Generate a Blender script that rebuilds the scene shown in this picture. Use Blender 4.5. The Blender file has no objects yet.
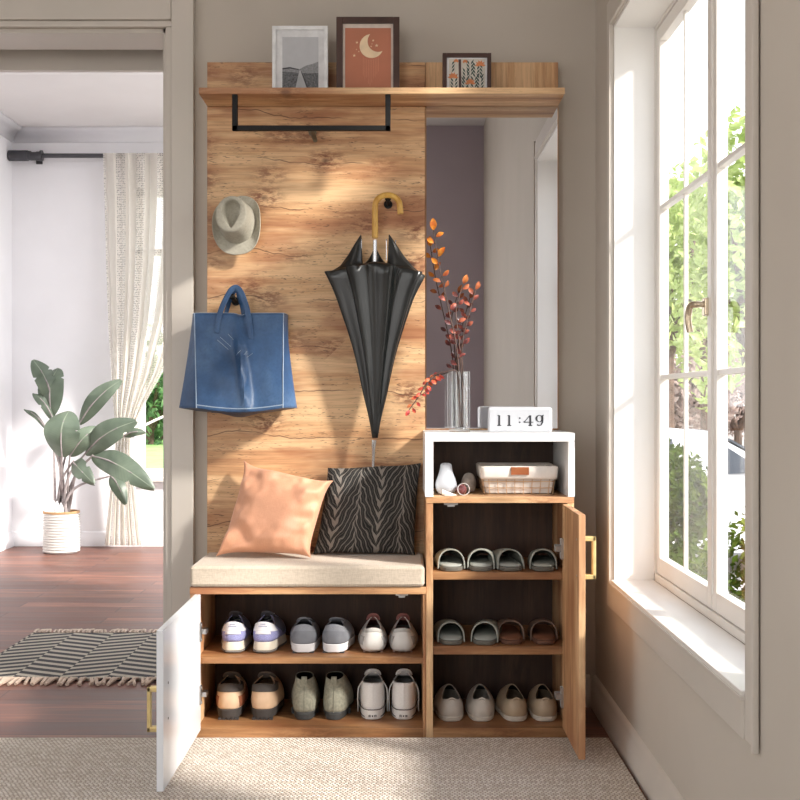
import bpy, bmesh, math, random
from math import sin, cos, pi, sqrt
from mathutils import Vector, Matrix, noise as mnoise

S = bpy.context.scene
COL = S.collection
RND = random.Random(11)
CAMH, FPX = 0.93, 1170.0          # eye height, focal length in pixels of an 800 px frame


def at(px, py, Y):
    """World point at real depth Y seen at photo pixel (px, py)."""
    return Vector(((px - 400) * Y / FPX, Y, CAMH - (py - 400) * Y / FPX))


def lin(c):
    return tuple((v / 255 / 12.92) if v / 255 <= .04045 else ((v / 255 + .055) / 1.055) ** 2.4 for v in c) + (1,)


def clamp(v, a=0., b=1.):
    return max(a, min(b, v))


def sstep(v, a, b):
    t = clamp((v - a) / (b - a))
    return t * t * (3 - 2 * t)


def lerp(a, b, t):
    return a + (b - a) * t


# ------------------------------------------------------------------ materials
class Mt:
    def __init__(s, name, color=(200, 200, 200), rough=.5, metal=0., spec=.5):
        s.m = bpy.data.materials.new(name)
        s.m.use_nodes = True
        s.n, s.l = s.m.node_tree.nodes, s.m.node_tree.links
        s.b = s.n['Principled BSDF']
        s.out = s.n['Material Output']
        s.set('Base Color', lin(color))
        s.set('Roughness', rough)
        s.set('Metallic', metal)
        s.set('Specular IOR Level', spec)

    def _put(s, sock, v):
        if isinstance(v, bpy.types.NodeSocket):
            s.l.new(v, sock)
        elif v is not None:
            sock.default_value = v

    def set(s, k, v):
        s._put(s.b.inputs[k], v)

    def nd(s, t, ins=None, **props):
        n = s.n.new(t)
        for k, v in props.items():
            setattr(n, k, v)
        for k, v in (ins or {}).items():
            s._put(n.inputs[k], v)
        return n

    def obj(s):
        return s.nd('ShaderNodeTexCoord').outputs['Object']

    def uv(s):
        return s.nd('ShaderNodeTexCoord').outputs['UV']

    def sep(s, v):
        n = s.nd('ShaderNodeSeparateXYZ', {0: v})
        return n.outputs[0], n.outputs[1], n.outputs[2]

    def comb(s, x, y, z):
        return s.nd('ShaderNodeCombineXYZ', {0: x, 1: y, 2: z}).outputs[0]

    def map(s, v, scale=(1, 1, 1), loc=(0, 0, 0), rot=(0, 0, 0)):
        return s.nd('ShaderNodeMapping', {'Vector': v, 'Scale': scale, 'Location': loc, 'Rotation': rot}).outputs[0]

    def noise(s, v, scale=5., detail=3., rough=.5, dist=0.):
        return s.nd('ShaderNodeTexNoise', {'Vector': v, 'Scale': scale, 'Detail': detail, 'Roughness': rough, 'Distortion': dist}).outputs[0]

    def vor(s, v, scale=5., feature='F1', out=0, rnd=1.):
        return s.nd('ShaderNodeTexVoronoi', {'Vector': v, 'Scale': scale, 'Randomness': rnd}, feature=feature).outputs[out]

    def math(s, op, a, b=None, c=None):
        n = s.nd('ShaderNodeMath', {0: a}, operation=op)
        if b is not None:
            s._put(n.inputs[1], b)
        if c is not None:
            s._put(n.inputs[2], c)
        return n.outputs[0]

    def mr(s, v, a, b, c=0., d=1.):
        return s.nd('ShaderNodeMapRange', {0: v, 1: a, 2: b, 3: c, 4: d}, interpolation_type='SMOOTHSTEP').outputs[0]

    def ramp(s, fac, stops):
        n = s.nd('ShaderNodeValToRGB', {0: fac})
        e = n.color_ramp.elements
        while len(e) < len(stops):
            e.new(.5)
        for i, (p, c) in enumerate(stops):
            e[i].position = p
            e[i].color = lin(c)
        return n.outputs[0]

    def mix(s, fac, a, b, blend='MIX'):
        n = s.nd('ShaderNodeMix', data_type='RGBA', blend_type=blend)
        for i, v in ((0, fac), (6, a), (7, b)):
            if isinstance(v, tuple) and len(v) == 3:
                v = lin(v)
            s._put(n.inputs[i], v)
        return n.outputs[2]

    def bump(s, h, strength=.3, dist=.002):
        s.set('Normal', s.nd('ShaderNodeBump', {'Height': h, 'Strength': strength, 'Distance': dist}).outputs[0])


_cache = {}


def plain(name, color, rough=.5, metal=0., var=.06, scale=30., bump=0., spec=.5, dist=.001):
    """A surface of one colour with a little uneven tone of its own."""
    if name in _cache:
        return _cache[name]
    m = Mt(name, color, rough, metal, spec)
    f = m.noise(m.obj(), scale, 4)
    dk = tuple(int(c * (1 - var)) for c in color)
    lt = tuple(min(255, int(c * (1 + var))) for c in color)
    m.set('Base Color', m.ramp(f, [(.3, dk), (.7, lt)]))
    if bump:
        m.bump(f, bump, dist)
    _cache[name] = m.m
    return m.m


def oak(name, grain='X', light=(222, 184, 140), mid=(200, 154, 110), dark=(158, 110, 76), seed=0., knots=1., cracks=1., rough=.5):
    """Board of knotty oak: long grain along one axis, smudged darker streaks, knots with ragged halos, thin cracks and pits."""
    m = Mt(name, mid, rough)
    M_ = m.math
    x, y, z = m.sep(m.obj())
    g, a, b = {'X': (x, z, y), 'Z': (z, x, y), 'Y': (y, x, z)}[grain]
    g = M_('ADD', g, seed)
    a = M_('ADD', a, seed * .37)

    def cv(kg, ka, aa=None):
        return m.comb(M_('MULTIPLY', g, kg), M_('MULTIPLY', a if aa is None else aa, ka), M_('MULTIPLY', b, ka))
    warp = m.noise(cv(1.6, 3.), 1., 3)
    kv = m.comb(M_('ADD', M_('MULTIPLY', g, 5.8), M_('MULTIPLY', warp, .3)), M_('MULTIPLY', a, 9.5), M_('MULTIPLY', b, 2.))
    kd = m.vor(kv, 1.)
    kc = m.sep(m.vor(kv, 1., out=1))[0]
    sel = m.mr(kc, .12, .18)
    near = M_('MULTIPLY', m.mr(kd, .0, .45, 1., 0.), sel)
    aw0 = M_('ADD', a, M_('MULTIPLY', warp, .03))
    aw = M_('ADD', aw0, M_('MULTIPLY', near, .016))
    fine = m.noise(cv(7., 210., aw), 1., 4, .65)
    b1 = m.noise(cv(.9, 11., aw), 1., 5, .6)
    b2 = m.noise(cv(3.2, 42., aw), 1., 5, .65)
    br_ = M_('ADD', M_('MULTIPLY', b1, .6), M_('MULTIPLY', b2, .4))
    col = m.ramp(br_, [(.36, dark), (.45, mid), (.54, light), (.68, tuple(min(255, int(c * 1.05)) for c in light))])
    col = m.mix(m.mr(fine, .42, .68, .0, .36), col, tuple(int(c * .74) for c in mid))
    pink = m.mr(m.noise(cv(2.2, 9.), 1., 4, .6), .46, .62, 0., .6)
    col = m.mix(pink, col, tuple(int(c * k) for c, k in zip(dark, (.95, .82, .74))))
    if knots:
        rag = m.noise(cv(34., 90.), 1., 4, .7)
        halo = M_('MULTIPLY', M_('MULTIPLY', m.mr(kd, .08, .52, 1., 0.), sel), m.mr(rag, .40, .60))
        col = m.mix(M_('MULTIPLY', halo, .9 * knots), col, tuple(int(c * k) for c, k in zip(dark, (.72, .55, .48))))
        core = M_('MULTIPLY', m.mr(M_('ADD', kd, M_('MULTIPLY', M_('SUBTRACT', rag, .5), .10)), .05, .115, 1., 0.), m.mr(kc, .18, .22))
        col = m.mix(M_('MULTIPLY', core, .88 * knots), col, tuple(int(c * k) for c, k in zip(dark, (.42, .34, .36))))
    if cracks:
        wv = m.noise(m.comb(M_('MULTIPLY', g, 3.), 0., seed), 1., 4, .55)
        cl = M_('FRACT', M_('ADD', M_('MULTIPLY', aw0, 7.3), M_('ADD', M_('MULTIPLY', wv, .9), M_('MULTIPLY', near, .10))))
        ln = m.mr(M_('ABSOLUTE', M_('SUBTRACT', cl, .5)), .004, .016, 1., 0.)
        bk = m.mr(m.noise(cv(4., 7.), 1., 4, .6), .42, .56)
        col = m.mix(M_('MULTIPLY', M_('MULTIPLY', ln, bk), .8 * cracks), col, tuple(int(c * k) for c, k in zip(dark, (.52, .44, .42))))
        pit = M_('MULTIPLY', m.mr(m.noise(cv(55., 330., aw), 1., 1), .64, .71), m.mr(m.noise(cv(4., 14.), 1., 2), .42, .56))
        col = m.mix(M_('MULTIPLY', pit, .75 * cracks), col, tuple(int(c * .5) for c in dark))
    m.set('Base Color', col)
    m.bump(fine, .12, .001)
    return m.m


# ------------------------------------------------------------------ mesh building
LOC = {}


class MB:
    def __init__(s):
        s.bm = bmesh.new()
        s.uv = s.bm.loops.layers.uv.new('UVMap')
        s.mi = 0
        s.bev = False

    def _tagnew(s, faces):
        for f in faces:
            f.material_index = s.mi

    def face(s, vs, uvs=None):
        try:
            f = s.bm.faces.new(vs)
        except ValueError:
            return None
        f.material_index = s.mi
        if uvs:
            for lp, q in zip(f.loops, uvs):
                lp[s.uv].uv = q
        return f

    def merge(s, bm2, mat=None):
        if mat is not None:
            bmesh.ops.transform(bm2, matrix=mat, verts=bm2.verts)
        vm = {v: s.bm.verts.new(v.co) for v in bm2.verts}
        for f in bm2.faces:
            s.face([vm[v] for v in f.verts])
        bm2.free()
        return s

    def box(s, x0, x1, y0, y1, z0, z1, bev=0., seg=2, mat=None):
        b = bmesh.new()
        bmesh.ops.create_cube(b, size=1.)
        for v in b.verts:
            v.co = Vector((lerp(x0, x1, v.co.x + .5), lerp(y0, y1, v.co.y + .5), lerp(z0, z1, v.co.z + .5)))
        if bev:
            s.bev = True
            bmesh.ops.bevel(b, geom=list(b.edges), offset=bev, segments=seg, affect='EDGES', profile=.5, clamp_overlap=True)
        return s.merge(b, mat)

    def grid(s, P, cu=False, cv=False, uv=True):
        """P[i][j] -> quads; cu closes i, cv closes j."""
        nu, nv = len(P), len(P[0])
        V = [[s.bm.verts.new(p) for p in row] for row in P]
        for i in range(nu - (0 if cu else 1)):
            for j in range(nv - (0 if cv else 1)):
                i2, j2 = (i + 1) % nu, (j + 1) % nv
                q = None
                if uv:
                    q = [(i / max(1, nu - 1), j / max(1, nv - 1)), ((i + 1) / max(1, nu - 1), j / max(1, nv - 1)),
                         ((i + 1) / max(1, nu - 1), (j + 1) / max(1, nv - 1)), (i / max(1, nu - 1), (j + 1) / max(1, nv - 1))]
                s.face([V[i][j], V[i2][j], V[i2][j2], V[i][j2]], q)
        return V

    def cap(s, vs):
        return s.face(vs)

    def tube(s, pts, r=.01, n=10, caps=True, closed=False, flat=None):
        """A round bar along pts; r number or list; flat=(vector, factor) squashes it along vector."""
        pts = [Vector(p) for p in pts]
        N = len(pts)
        rs = r if isinstance(r, (list, tuple)) else [r] * N
        up = None
        rings = []
        for i, p in enumerate(pts):
            if closed:
                t = pts[(i + 1) % N] - pts[i - 1]
            else:
                t = pts[min(i + 1, N - 1)] - pts[max(i - 1, 0)]
            t.normalize()
            if up is None:
                up = Vector((0, 0, 1)) if abs(t.z) < .9 else Vector((0, 1, 0))
            up = (up - t * up.dot(t))
            if up.length < 1e-5:
                up = Vector((1, 0, 0)) - t * t.x
            up.normalize()
            sd = t.cross(up)
            ring = []
            for k in range(n):
                d = up * cos(2 * pi * k / n) + sd * sin(2 * pi * k / n)
                if flat:
                    fv = Vector(flat[0]).normalized()
                    d = d - fv * d.dot(fv) * (1 - flat[1])
                ring.append(p + d * rs[i])
            rings.append(ring)
        V = s.grid(rings, cu=closed, cv=True, uv=False)
        if caps and not closed:
            s.cap(list(reversed(V[0])))
            s.cap(V[-1])
        return s

    def lathe(s, prof, c=(0, 0, 0), n=28, sx=1., sy=1., cap0=True, cap1=True):
        c = Vector(c)
        P = [[c + Vector((r * cos(2 * pi * k / n) * sx, r * sin(2 * pi * k / n) * sy, z)) for k in range(n)] for r, z in prof]
        V = s.grid(P, cv=True, uv=False)
        if cap0:
            s.cap(list(reversed(V[0])))
        if cap1:
            s.cap(V[-1])
        return s

    def ball(s, c, r, n=16, m=10):
        c = Vector(c)
        r = r if isinstance(r, (tuple, list)) else (r, r, r)
        P = []
        for i in range(m + 1):
            a = -pi / 2 + pi * i / m
            a = clamp(a, -pi / 2 + .02, pi / 2 - .02)
            P.append([c + Vector((r[0] * cos(a) * cos(2 * pi * k / n), r[1] * cos(a) * sin(2 * pi * k / n), r[2] * sin(a))) for k in range(n)])
        V = s.grid(P, cv=True, uv=False)
        s.cap(list(reversed(V[0])))
        s.cap(V[-1])
        return s

    def prism(s, pts, off):
        """Polygon pts (3-D) extruded by vector off."""
        off = Vector(off)
        a = [s.bm.verts.new(p) for p in pts]
        b = [s.bm.verts.new(Vector(p) + off) for p in pts]
        s.face(a)
        s.face(list(reversed(b)))
        n = len(a)
        for i in range(n):
            s.face([a[i], b[i], b[(i + 1) % n], a[(i + 1) % n]])
        return s

    def xform(s, M):
        bmesh.ops.transform(s.bm, matrix=M, verts=s.bm.verts)
        return s

    def weld(s, d=1e-5):
        bmesh.ops.remove_doubles(s.bm, verts=s.bm.verts, dist=d)
        return s

    def build(s, name, mat, parent=None, loc=None, smooth=True, ang=38, sub=0, solid=0., bev=0., fix=True):
        if fix:
            bmesh.ops.recalc_face_normals(s.bm, faces=s.bm.faces)
        org = LOC[parent] if parent is not None else Vector(loc or (0, 0, 0))
        bmesh.ops.translate(s.bm, vec=-org, verts=s.bm.verts)
        me = bpy.data.meshes.new(name)
        s.bm.to_mesh(me)
        s.bm.free()
        for m in (mat if isinstance(mat, (list, tuple)) else [mat]):
            me.materials.append(m)
        if smooth:
            for p in me.polygons:
                p.use_smooth = True
            if ang < 180:
                me.set_sharp_from_angle(angle=math.radians(ang))
        o = bpy.data.objects.new(name, me)
        COL.objects.link(o)
        if parent is not None:
            o.parent = parent
        else:
            o.location = org
        LOC[o] = org
        if solid:
            md = o.modifiers.new('Thickness', 'SOLIDIFY')
            md.thickness = solid
            md.offset = 0
        if bev:
            md = o.modifiers.new('Bevel', 'BEVEL')
            md.width = bev
            md.segments = 2
            md.limit_method = 'ANGLE'
        if s.bev and smooth and not sub:
            md = o.modifiers.new('Face weighted normals', 'WEIGHTED_NORMAL')
            md.keep_sharp = True
        if sub:
            md = o.modifiers.new('Subdivision', 'SUBSURF')
            md.levels = md.render_levels = sub
        return o


def tag(o, label, cat, group=None, kind=None):
    o['label'] = label
    o['category'] = cat
    if group:
        o['group'] = group
    if kind:
        o['kind'] = kind
    return o


def thing(name, label, cat, loc=(0, 0, 0), group=None, kind=None):
    o = bpy.data.objects.new(name, None)
    o.empty_display_size = .05
    COL.objects.link(o)
    o.location = loc
    LOC[o] = Vector(loc)
    return tag(o, label, cat, group, kind)


def copy_tree(o, parent=None):
    c = o.copy()
    COL.objects.link(c)
    if parent is not None:
        c.parent = parent
    for ch in list(o.children):
        copy_tree(ch, c)
    return c


def bez(p0, p1, p2, p3, t):
    u = 1 - t
    return p0 * (u ** 3) + p1 * (3 * u * u * t) + p2 * (3 * u * t * t) + p3 * (t ** 3)


def spline(pts, n=8):
    """Catmull-Rom through pts."""
    pts = [Vector(p) for p in pts]
    out = []
    for i in range(len(pts) - 1):
        a, b, c, d = pts[max(i - 1, 0)], pts[i], pts[i + 1], pts[min(i + 2, len(pts) - 1)]
        for k in range(n):
            t = k / n
            out.append(.5 * ((2 * b) + (c - a) * t + (2 * a - 5 * b + 4 * c - d) * t * t + (3 * b - a - 3 * c + d) * t ** 3))
    out.append(pts[-1])
    return out
# ------------------------------------------------------------------ room materials
M_wall = plain('greige_wall_paint', (196, 188, 177), .75, var=.015, scale=3., bump=.05)
M_trim = plain('greige_trim_paint', (206, 199, 190), .45, var=.015, scale=4.)
M_white = plain('white_wall_paint', (238, 238, 242), .7, var=.01, scale=3.)
M_ceil = plain('ceiling_paint', (226, 224, 224), .8, var=.01, scale=3.)
M_rear = plain('mauve_wall_paint', (176, 164, 172), .8, var=.015, scale=3.)
M_win = plain('white_window_lacquer', (232, 228, 222), .3, var=.012, scale=6.)
M_gold = plain('brushed_gold', (226, 202, 142), .45, .55, var=.05, scale=60.)
M_steel = plain('hinge_steel', (190, 190, 190), .3, 1., var=.05, scale=60.)
M_black = plain('black_powder_coat', (15, 15, 16), .55, 0., var=.1, scale=80., spec=.3)


def glass_pane(name, tint=(1, 1, 1), gloss=.08):
    m = Mt(name)
    fr = m.nd('ShaderNodeLayerWeight', {'Blend': .25}).outputs['Fresnel']
    k = m.math('MULTIPLY', fr, gloss * 4)
    nz = m.noise(m.obj(), 2., 1)
    tr = m.nd('ShaderNodeBsdfTransparent', {0: m.mix(nz, tuple(int(255 * t) for t in tint), tuple(int(252 * t) for t in tint))})
    gl = m.nd('ShaderNodeBsdfGlossy', {'Color': (1, 1, 1, 1), 'Roughness': .02})
    mx = m.nd('ShaderNodeMixShader', {0: k, 1: tr.outputs[0], 2: gl.outputs[0]})
    m.l.new(mx.outputs[0], m.out.inputs[0])
    return m.m


M_pane = glass_pane('window_glass', gloss=.035)


def floor_mat():
    m = Mt('red_brown_plank_floor', (130, 88, 72), .45)
    x, y, z = m.sep(m.obj())
    br = m.nd('ShaderNodeTexBrick', {'Vector': m.comb(x, y, 0.), 'Scale': 1., 'Mortar Size': .003, 'Mortar Smooth': .2, 'Bias': 0.,
                                     'Brick Width': 1.25, 'Row Height': .125, 'Color1': (0, 0, 0, 1), 'Color2': (1, 1, 1, 1), 'Mortar': (.5, .5, .5, 1)},
              offset=.37, squash=1.)
    rowc = br.outputs[0]
    off = m.math('MULTIPLY', m.sep(rowc)[0], 9.)
    gr = m.noise(m.comb(m.math('ADD', m.math('MULTIPLY', x, 2.2), off), m.math('MULTIPLY', y, 26.), off), 1., 5, .6, .6)
    f2 = m.noise(m.comb(m.math('ADD', m.math('MULTIPLY', x, 5.), off), m.math('MULTIPLY', y, 150.), off), 1., 3)
    col = m.ramp(gr, [(.25, (74, 46, 40)), (.45, (112, 72, 59)), (.58, (142, 96, 80)), (.75, (172, 124, 104))])
    col = m.mix(m.math('MULTIPLY', m.sep(rowc)[0], .75), col, (86, 55, 48))
    col = m.mix(m.mr(f2, .45, .75, 0., .3), col, (78, 48, 42))
    col = m.mix(m.math('MULTIPLY', br.outputs[1], .7), col, (52, 34, 30))
    m.set('Base Color', col)
    m.set('Roughness', m.mr(gr, .2, .8, .40, .55))
    m.bump(m.math('SUBTRACT', m.math('MULTIPLY', gr, .3), br.outputs[1]), .15, .002)
    return m.m


def wall_holes(mb, axis, t0, t1, u0, u1, z0, z1, holes):
    """A wall slab with rectangular openings. axis 'X': slab between x=t0..t1, u is y. axis 'Y': slab between y=t0..t1, u is x."""
    us = sorted({u0, u1, *[h[0] for h in holes], *[h[1] for h in holes]})
    for a, b in zip(us[:-1], us[1:]):
        zs = sorted({z0, z1, *[q for h in holes if h[0] <= a and h[1] >= b for q in h[2:4]]})
        for c, d in zip(zs[:-1], zs[1:]):
            if any(h[0] <= a and h[1] >= b and h[2] <= c and h[3] >= d for h in holes):
                continue
            if axis == 'X':
                mb.box(t0, t1, a, b, c, d)
            else:
                mb.box(a, b, t0, t1, c, d)


def struct(mb, name, m, label, cat, **k):
    return tag(mb.build(name, m, **k), label, cat, kind='structure')


YW = 3.56                                  # front face of the wall behind the furniture
XR = .595                                  # face of the window wall
# floor
b = MB(); b.box(-2.75, .738, -1.45, 3.74, -.12, 0); b.box(-2.75, -.15, 3.74, 7.62, -.12, 0)
struct(b, 'floor', floor_mat(), 'red brown wooden plank floor running through both rooms', 'floor')
b = MB(); b.box(-2.75, .738, -1.45, 3.74, 2.88, 3.0)
struct(b, 'ceiling', M_ceil, 'pale ceiling of the entrance hall', 'ceiling')
b = MB(); b.box(-2.75, -.15, 3.74, 7.62, 2.65, 2.8)
struct(b, 'ceiling_beyond', M_ceil, 'bright white ceiling of the room beyond the doorway', 'ceiling')
b = MB(); wall_holes(b, 'Y', YW, 3.74, -2.75, .738, 0, 2.88, [(-1.75, -.711, 0, 2.062)])
struct(b, 'wall_back', M_wall, 'greige wall behind the wooden coat panel, with the doorway in it', 'wall')
b = MB(); wall_holes(b, 'X', XR, .738, -1.3, YW, 0, 2.88, [(1.991, 3.228, .433, 1.963), (2.6, 3.1, 2.09, 2.39)])
struct(b, 'wall_right', M_wall, 'greige wall with the tall casement window', 'wall')
b = MB(); wall_holes(b, 'Y', -1.45, -1.3, -2.75, .738, 0, 2.88, [(-2.2, -.3, .5, 2.5)])
struct(b, 'wall_rear', M_rear, 'mauve grey wall facing the coat panel, seen in the mirror', 'wall')
b = MB(); wall_holes(b, 'X', -2.75, -2.6, -1.3, YW, 0, 2.88, [(.5, 2.3, .6, 2.4)])
struct(b, 'wall_left', M_wall, 'greige wall opposite the casement window', 'wall')
# room beyond
b = MB(); wall_holes(b, 'Y', 7.45, 7.62, -2.75, -.15, 0, 2.65, [(-1.69, -.62, .433, 2.286)])
struct(b, 'wall_far', M_white, 'white wall behind the potted plant and the curtain', 'wall')
b = MB(); b.box(-2.62, -2.47, 3.74, 7.45, 0, 2.65)
struct(b, 'wall_far_left', M_white, 'white side wall at the edge of the room beyond', 'wall')
b = MB(); wall_holes(b, 'X', -.3, -.15, 3.74, 7.45, 0, 2.65, [(5.0, 7.1, .35, 2.4)])  # unseen opening added to throw a sun patch into the room beyond
struct(b, 'wall_far_right', M_white, 'white wall of the room beyond behind the coat panel, opening added for sun', 'wall')
# beam over the passage
b = MB(); b.box(-2.47, -.3, 3.85, 3.875, 2.016, 2.65)
struct(b, 'trim_1', M_trim, 'pale lintel beam just behind the door head', 'beam')
# crown moulding
b = MB()
prof = [(0, 2.57), (.012, 2.575), (.02, 2.60), (.05, 2.625), (.085, 2.635), (.09, 2.65)]
b.grid([[Vector((-2.47, 7.45 - d, z)), Vector((-.3, 7.45 - d, z))] for d, z in prof])
b.grid([[Vector((-2.47 + d, 3.99, z)), Vector((-2.47 + d, 7.45, z))] for d, z in prof])
struct(b, 'trim_2', M_white, 'white crown moulding around the bright ceiling', 'moulding', solid=.004)


def baseboard(b, pts, inward):
    """Moulded skirting along a straight run; inward is the unit normal into the room."""
    pr = [(0, 0), (.018, 0), (.018, .062), (.012, .07), (.012, .082), (.006, .092), (0, .095)]
    a, c = Vector(pts[0]), Vector(pts[1])
    n = Vector(inward)
    V = b.grid([[p + n * d + Vector((0, 0, z)) for p in (a, c)] for d, z in pr])
    b.cap([r[0] for r in V]); b.cap([r[1] for r in V])


b = MB(); baseboard(b, [(XR, -1.3, 0), (XR, YW, 0)], (-1, 0, 0))
struct(b, 'baseboard_right', M_trim, 'greige moulded skirting under the casement window', 'baseboard')
b = MB(); baseboard(b, [(.5, YW, 0), (XR - .018, YW, 0)], (0, -1, 0))
struct(b, 'baseboard_back', M_trim, 'short greige skirting between wooden door and window wall', 'baseboard')
b = MB(); baseboard(b, [(-2.47, 7.45, 0), (-.3, 7.45, 0)], (0, -1, 0)); baseboard(b, [(-2.47, 3.99, 0), (-2.47, 7.45, 0)], (1, 0, 0))
struct(b, 'baseboard_far', M_white, 'white skirting behind the potted plant', 'baseboard')
# door casing
d1 = thing('door_1', 'greige doorway casing beside the coat panel, open to the bright room', 'doorway', (-.711, YW, 0), kind='structure')
b = MB()
b.box(-.692, -.624, 3.535, YW, 0, 2.30, .004); b.box(-.711, -.6925, 3.546, YW, 0, 2.061, .003); b.box(-.7225, -.711, 3.57, 3.74, 0, 2.062)
b.build('door_jamb', M_trim, d1)
b = MB()
b.box(-2.0, -.6925, 3.537, YW, 2.081, 2.30, .004); b.box(-2.0, -.6925, 3.546, YW, 2.0615, 2.0805, .003); b.box(-1.75, -.711, 3.57, 3.74, 2.05, 2.063)
b.build('door_head', M_trim, d1)

# casement window in the right wall
w1 = thing('window_1', 'white casement window with glazing bars, brass lever and deep sill', 'window', (XR, 2.61, .433), kind='structure')
b = MB()                                   # flat casing with a raised outer bead
b.box(.583, XR, 1.991, 3.228, .352, .433, .003); b.box(.583, XR, 1.991, 3.228, 1.963, 2.046, .003)
b.box(.586, XR, 1.935, 1.9905, .352, 2.046, .003); b.box(.583, XR, 3.228, 3.30, .352, 2.046, .003)
for q in ((3.226, 3.234, .425, 1.97),):
    b.box(.576, .59, *q, .002)
b.box(.576, .59, 1.985, 3.234, .419, .427, .002); b.box(.576, .59, 1.985, 3.234, 1.966, 1.974, .002)
b.box(.580, .592, 1.928, 1.937, .345, 2.055, .003)
b.build('casing', M_trim, w1)
b = MB()
b.box(.58, .70, 1.991, 3.228, .421, .435, .004)
b.build('sill', M_win, w1)
b = MB()
b.box(.59, .705, 3.22, 3.2285, .435, 1.963); b.box(.59, .705, 1.9905, 1.999, .435, 1.963); b.box(.59, .705, 1.999, 3.22, 1.955, 1.9635)
b.build('reveal', plain('white_reveal_paint', (246, 245, 242), .5, var=.008, scale=6.), w1)
b = MB()
b.box(.70, .738, 3.214, 3.228, .433, 1.963, .003); b.box(.70, .738, 1.991, 2.01, .433, 1.963, .003)
b.box(.70, .738, 1.991, 3.228, .433, .455, .003); b.box(.70, .738, 1.991, 3.228, 1.945, 1.963, .003)
b.build('frame', M_win, w1)


def sash(y0, y1, muntin_y):
    sx0, sx1 = .7035, .730
    f = MB()
    st = .036
    f.box(sx0, sx1, y0, y0 + st, .456, 1.944, .004); f.box(sx0, sx1, y1 - st, y1, .456, 1.944, .004)
    f.box(sx0, sx1, y0 + st, y1 - st, .456, .502, .004); f.box(sx0, sx1, y0 + st, y1 - st, 1.905, 1.944, .004)
    o = f.build('sash', M_win, w1)
    g = MB(); g.box(.716, .719, y0 + st - .005, y1 - st + .005, .498, 1.91)
    g.build('glass', M_pane, o)
    k = MB()
    for z in (.992, 1.453):
        k.box(.708, .727, y0 + st, y1 - st, z - .0065, z + .0065, .002)
    k.box(.712, .722, muntin_y - .0055, muntin_y + .0055, .502, 1.905, .002)
    k.build('muntin', M_win, o)
    return o


s_far = sash(2.645, 3.212, 2.935)
s_near = sash(2.012, 2.640, 2.30)
b = MB(); b.box(.699, .716, 2.628, 2.660, .49, 1.92, .004)
b.build('astragal', M_win, w1)
M_brass = plain('polished_brass', (196, 180, 156), .25, .85, var=.04, scale=40.)
b = MB()
hz = 1.142
b.box(.690, .7045, 2.650, 2.678, hz - .021, hz + .021, .004)
b.tube(spline([(.70, 2.664, hz + .006), (.680, 2.667, hz + .006), (.668, 2.684, hz + .005), (.664, 2.692, hz - .010), (.664, 2.694, hz - .032), (.668, 2.693, hz - .056)], 6),
       [.007] * 6 + [.0078] * 25, 14)
b.build('lever_handle', M_brass, w1)
# narrow clerestory above it, unseen, added to let sun onto the upper panel
w2 = thing('added_clerestory', 'narrow unseen clerestory added above the casement to let sun in', 'window', (XR, 2.9, 2.09), kind='structure')
b = MB()
b.box(.70, .735, 2.6, 3.1, 2.09, 2.10); b.box(.70, .735, 2.6, 3.1, 2.38, 2.39); b.box(.70, .735, 2.6, 2.612, 2.10, 2.38); b.box(.70, .735, 3.088, 3.1, 2.10, 2.38)
b.build('frame', M_win, w2)
b = MB(); b.box(.716, .719, 2.612, 3.088, 2.10, 2.38); b.build('glass', M_pane, w2)
# window of the room beyond
w3 = thing('window_3', 'white window behind the tied back curtain', 'window', (-1.15, 7.45, .433), kind='structure')
b = MB()
for q in ((-1.69, -1.64, .433, 2.286), (-.67, -.62, .433, 2.286), (-1.69, -.62, .433, .49), (-1.69, -.62, 2.236, 2.286), (-1.69, -.62, 1.86, 1.90)):
    b.box(q[0], q[1], 7.50, 7.55, q[2], q[3], .003)
b.box(-1.72, -.6, 7.40, 7.5, .413, .434, .004)
b.build('frame', M_win, w3)
b = MB(); b.box(-1.65, -.66, 7.523, 7.527, .48, 2.24); b.build('glass', M_pane, w3)
# unseen windows added to let fill light into the hall
for nm, q, ax in (('added_side_window', (.5, 2.3, .6, 2.4), 'X'), ('added_rear_window', (-2.2, -.3, .5, 2.5), 'Y'), ('window_6', (5.0, 7.1, .35, 2.4), 'X2')):
    if ax == 'X2':
        continue
    w = thing(nm, 'unseen window added behind the viewer to let in fill light' if ax == 'Y' else 'unseen window added opposite the casement to let in fill light', 'window',
              (-2.68, 1.4, .6) if ax == 'X' else (-1.25, -1.38, .5), kind='structure')
    b = MB()
    for u0, u1, z0, z1 in ((q[0], q[0] + .06, q[2], q[3]), (q[1] - .06, q[1], q[2], q[3]), (q[0] + .06, q[1] - .06, q[2], q[2] + .06), (q[0] + .06, q[1] - .06, q[3] - .06, q[3]),
                           ((q[0] + q[1]) / 2 - .03, (q[0] + q[1]) / 2 + .03, q[2] + .06, q[3] - .06)):
        if ax == 'X':
            b.box(-2.71, -2.65, u0, u1, z0, z1)
        else:
            b.box(u0, u1, -1.41, -1.35, z0, z1)
    b.build('frame', M_win, w)
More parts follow.
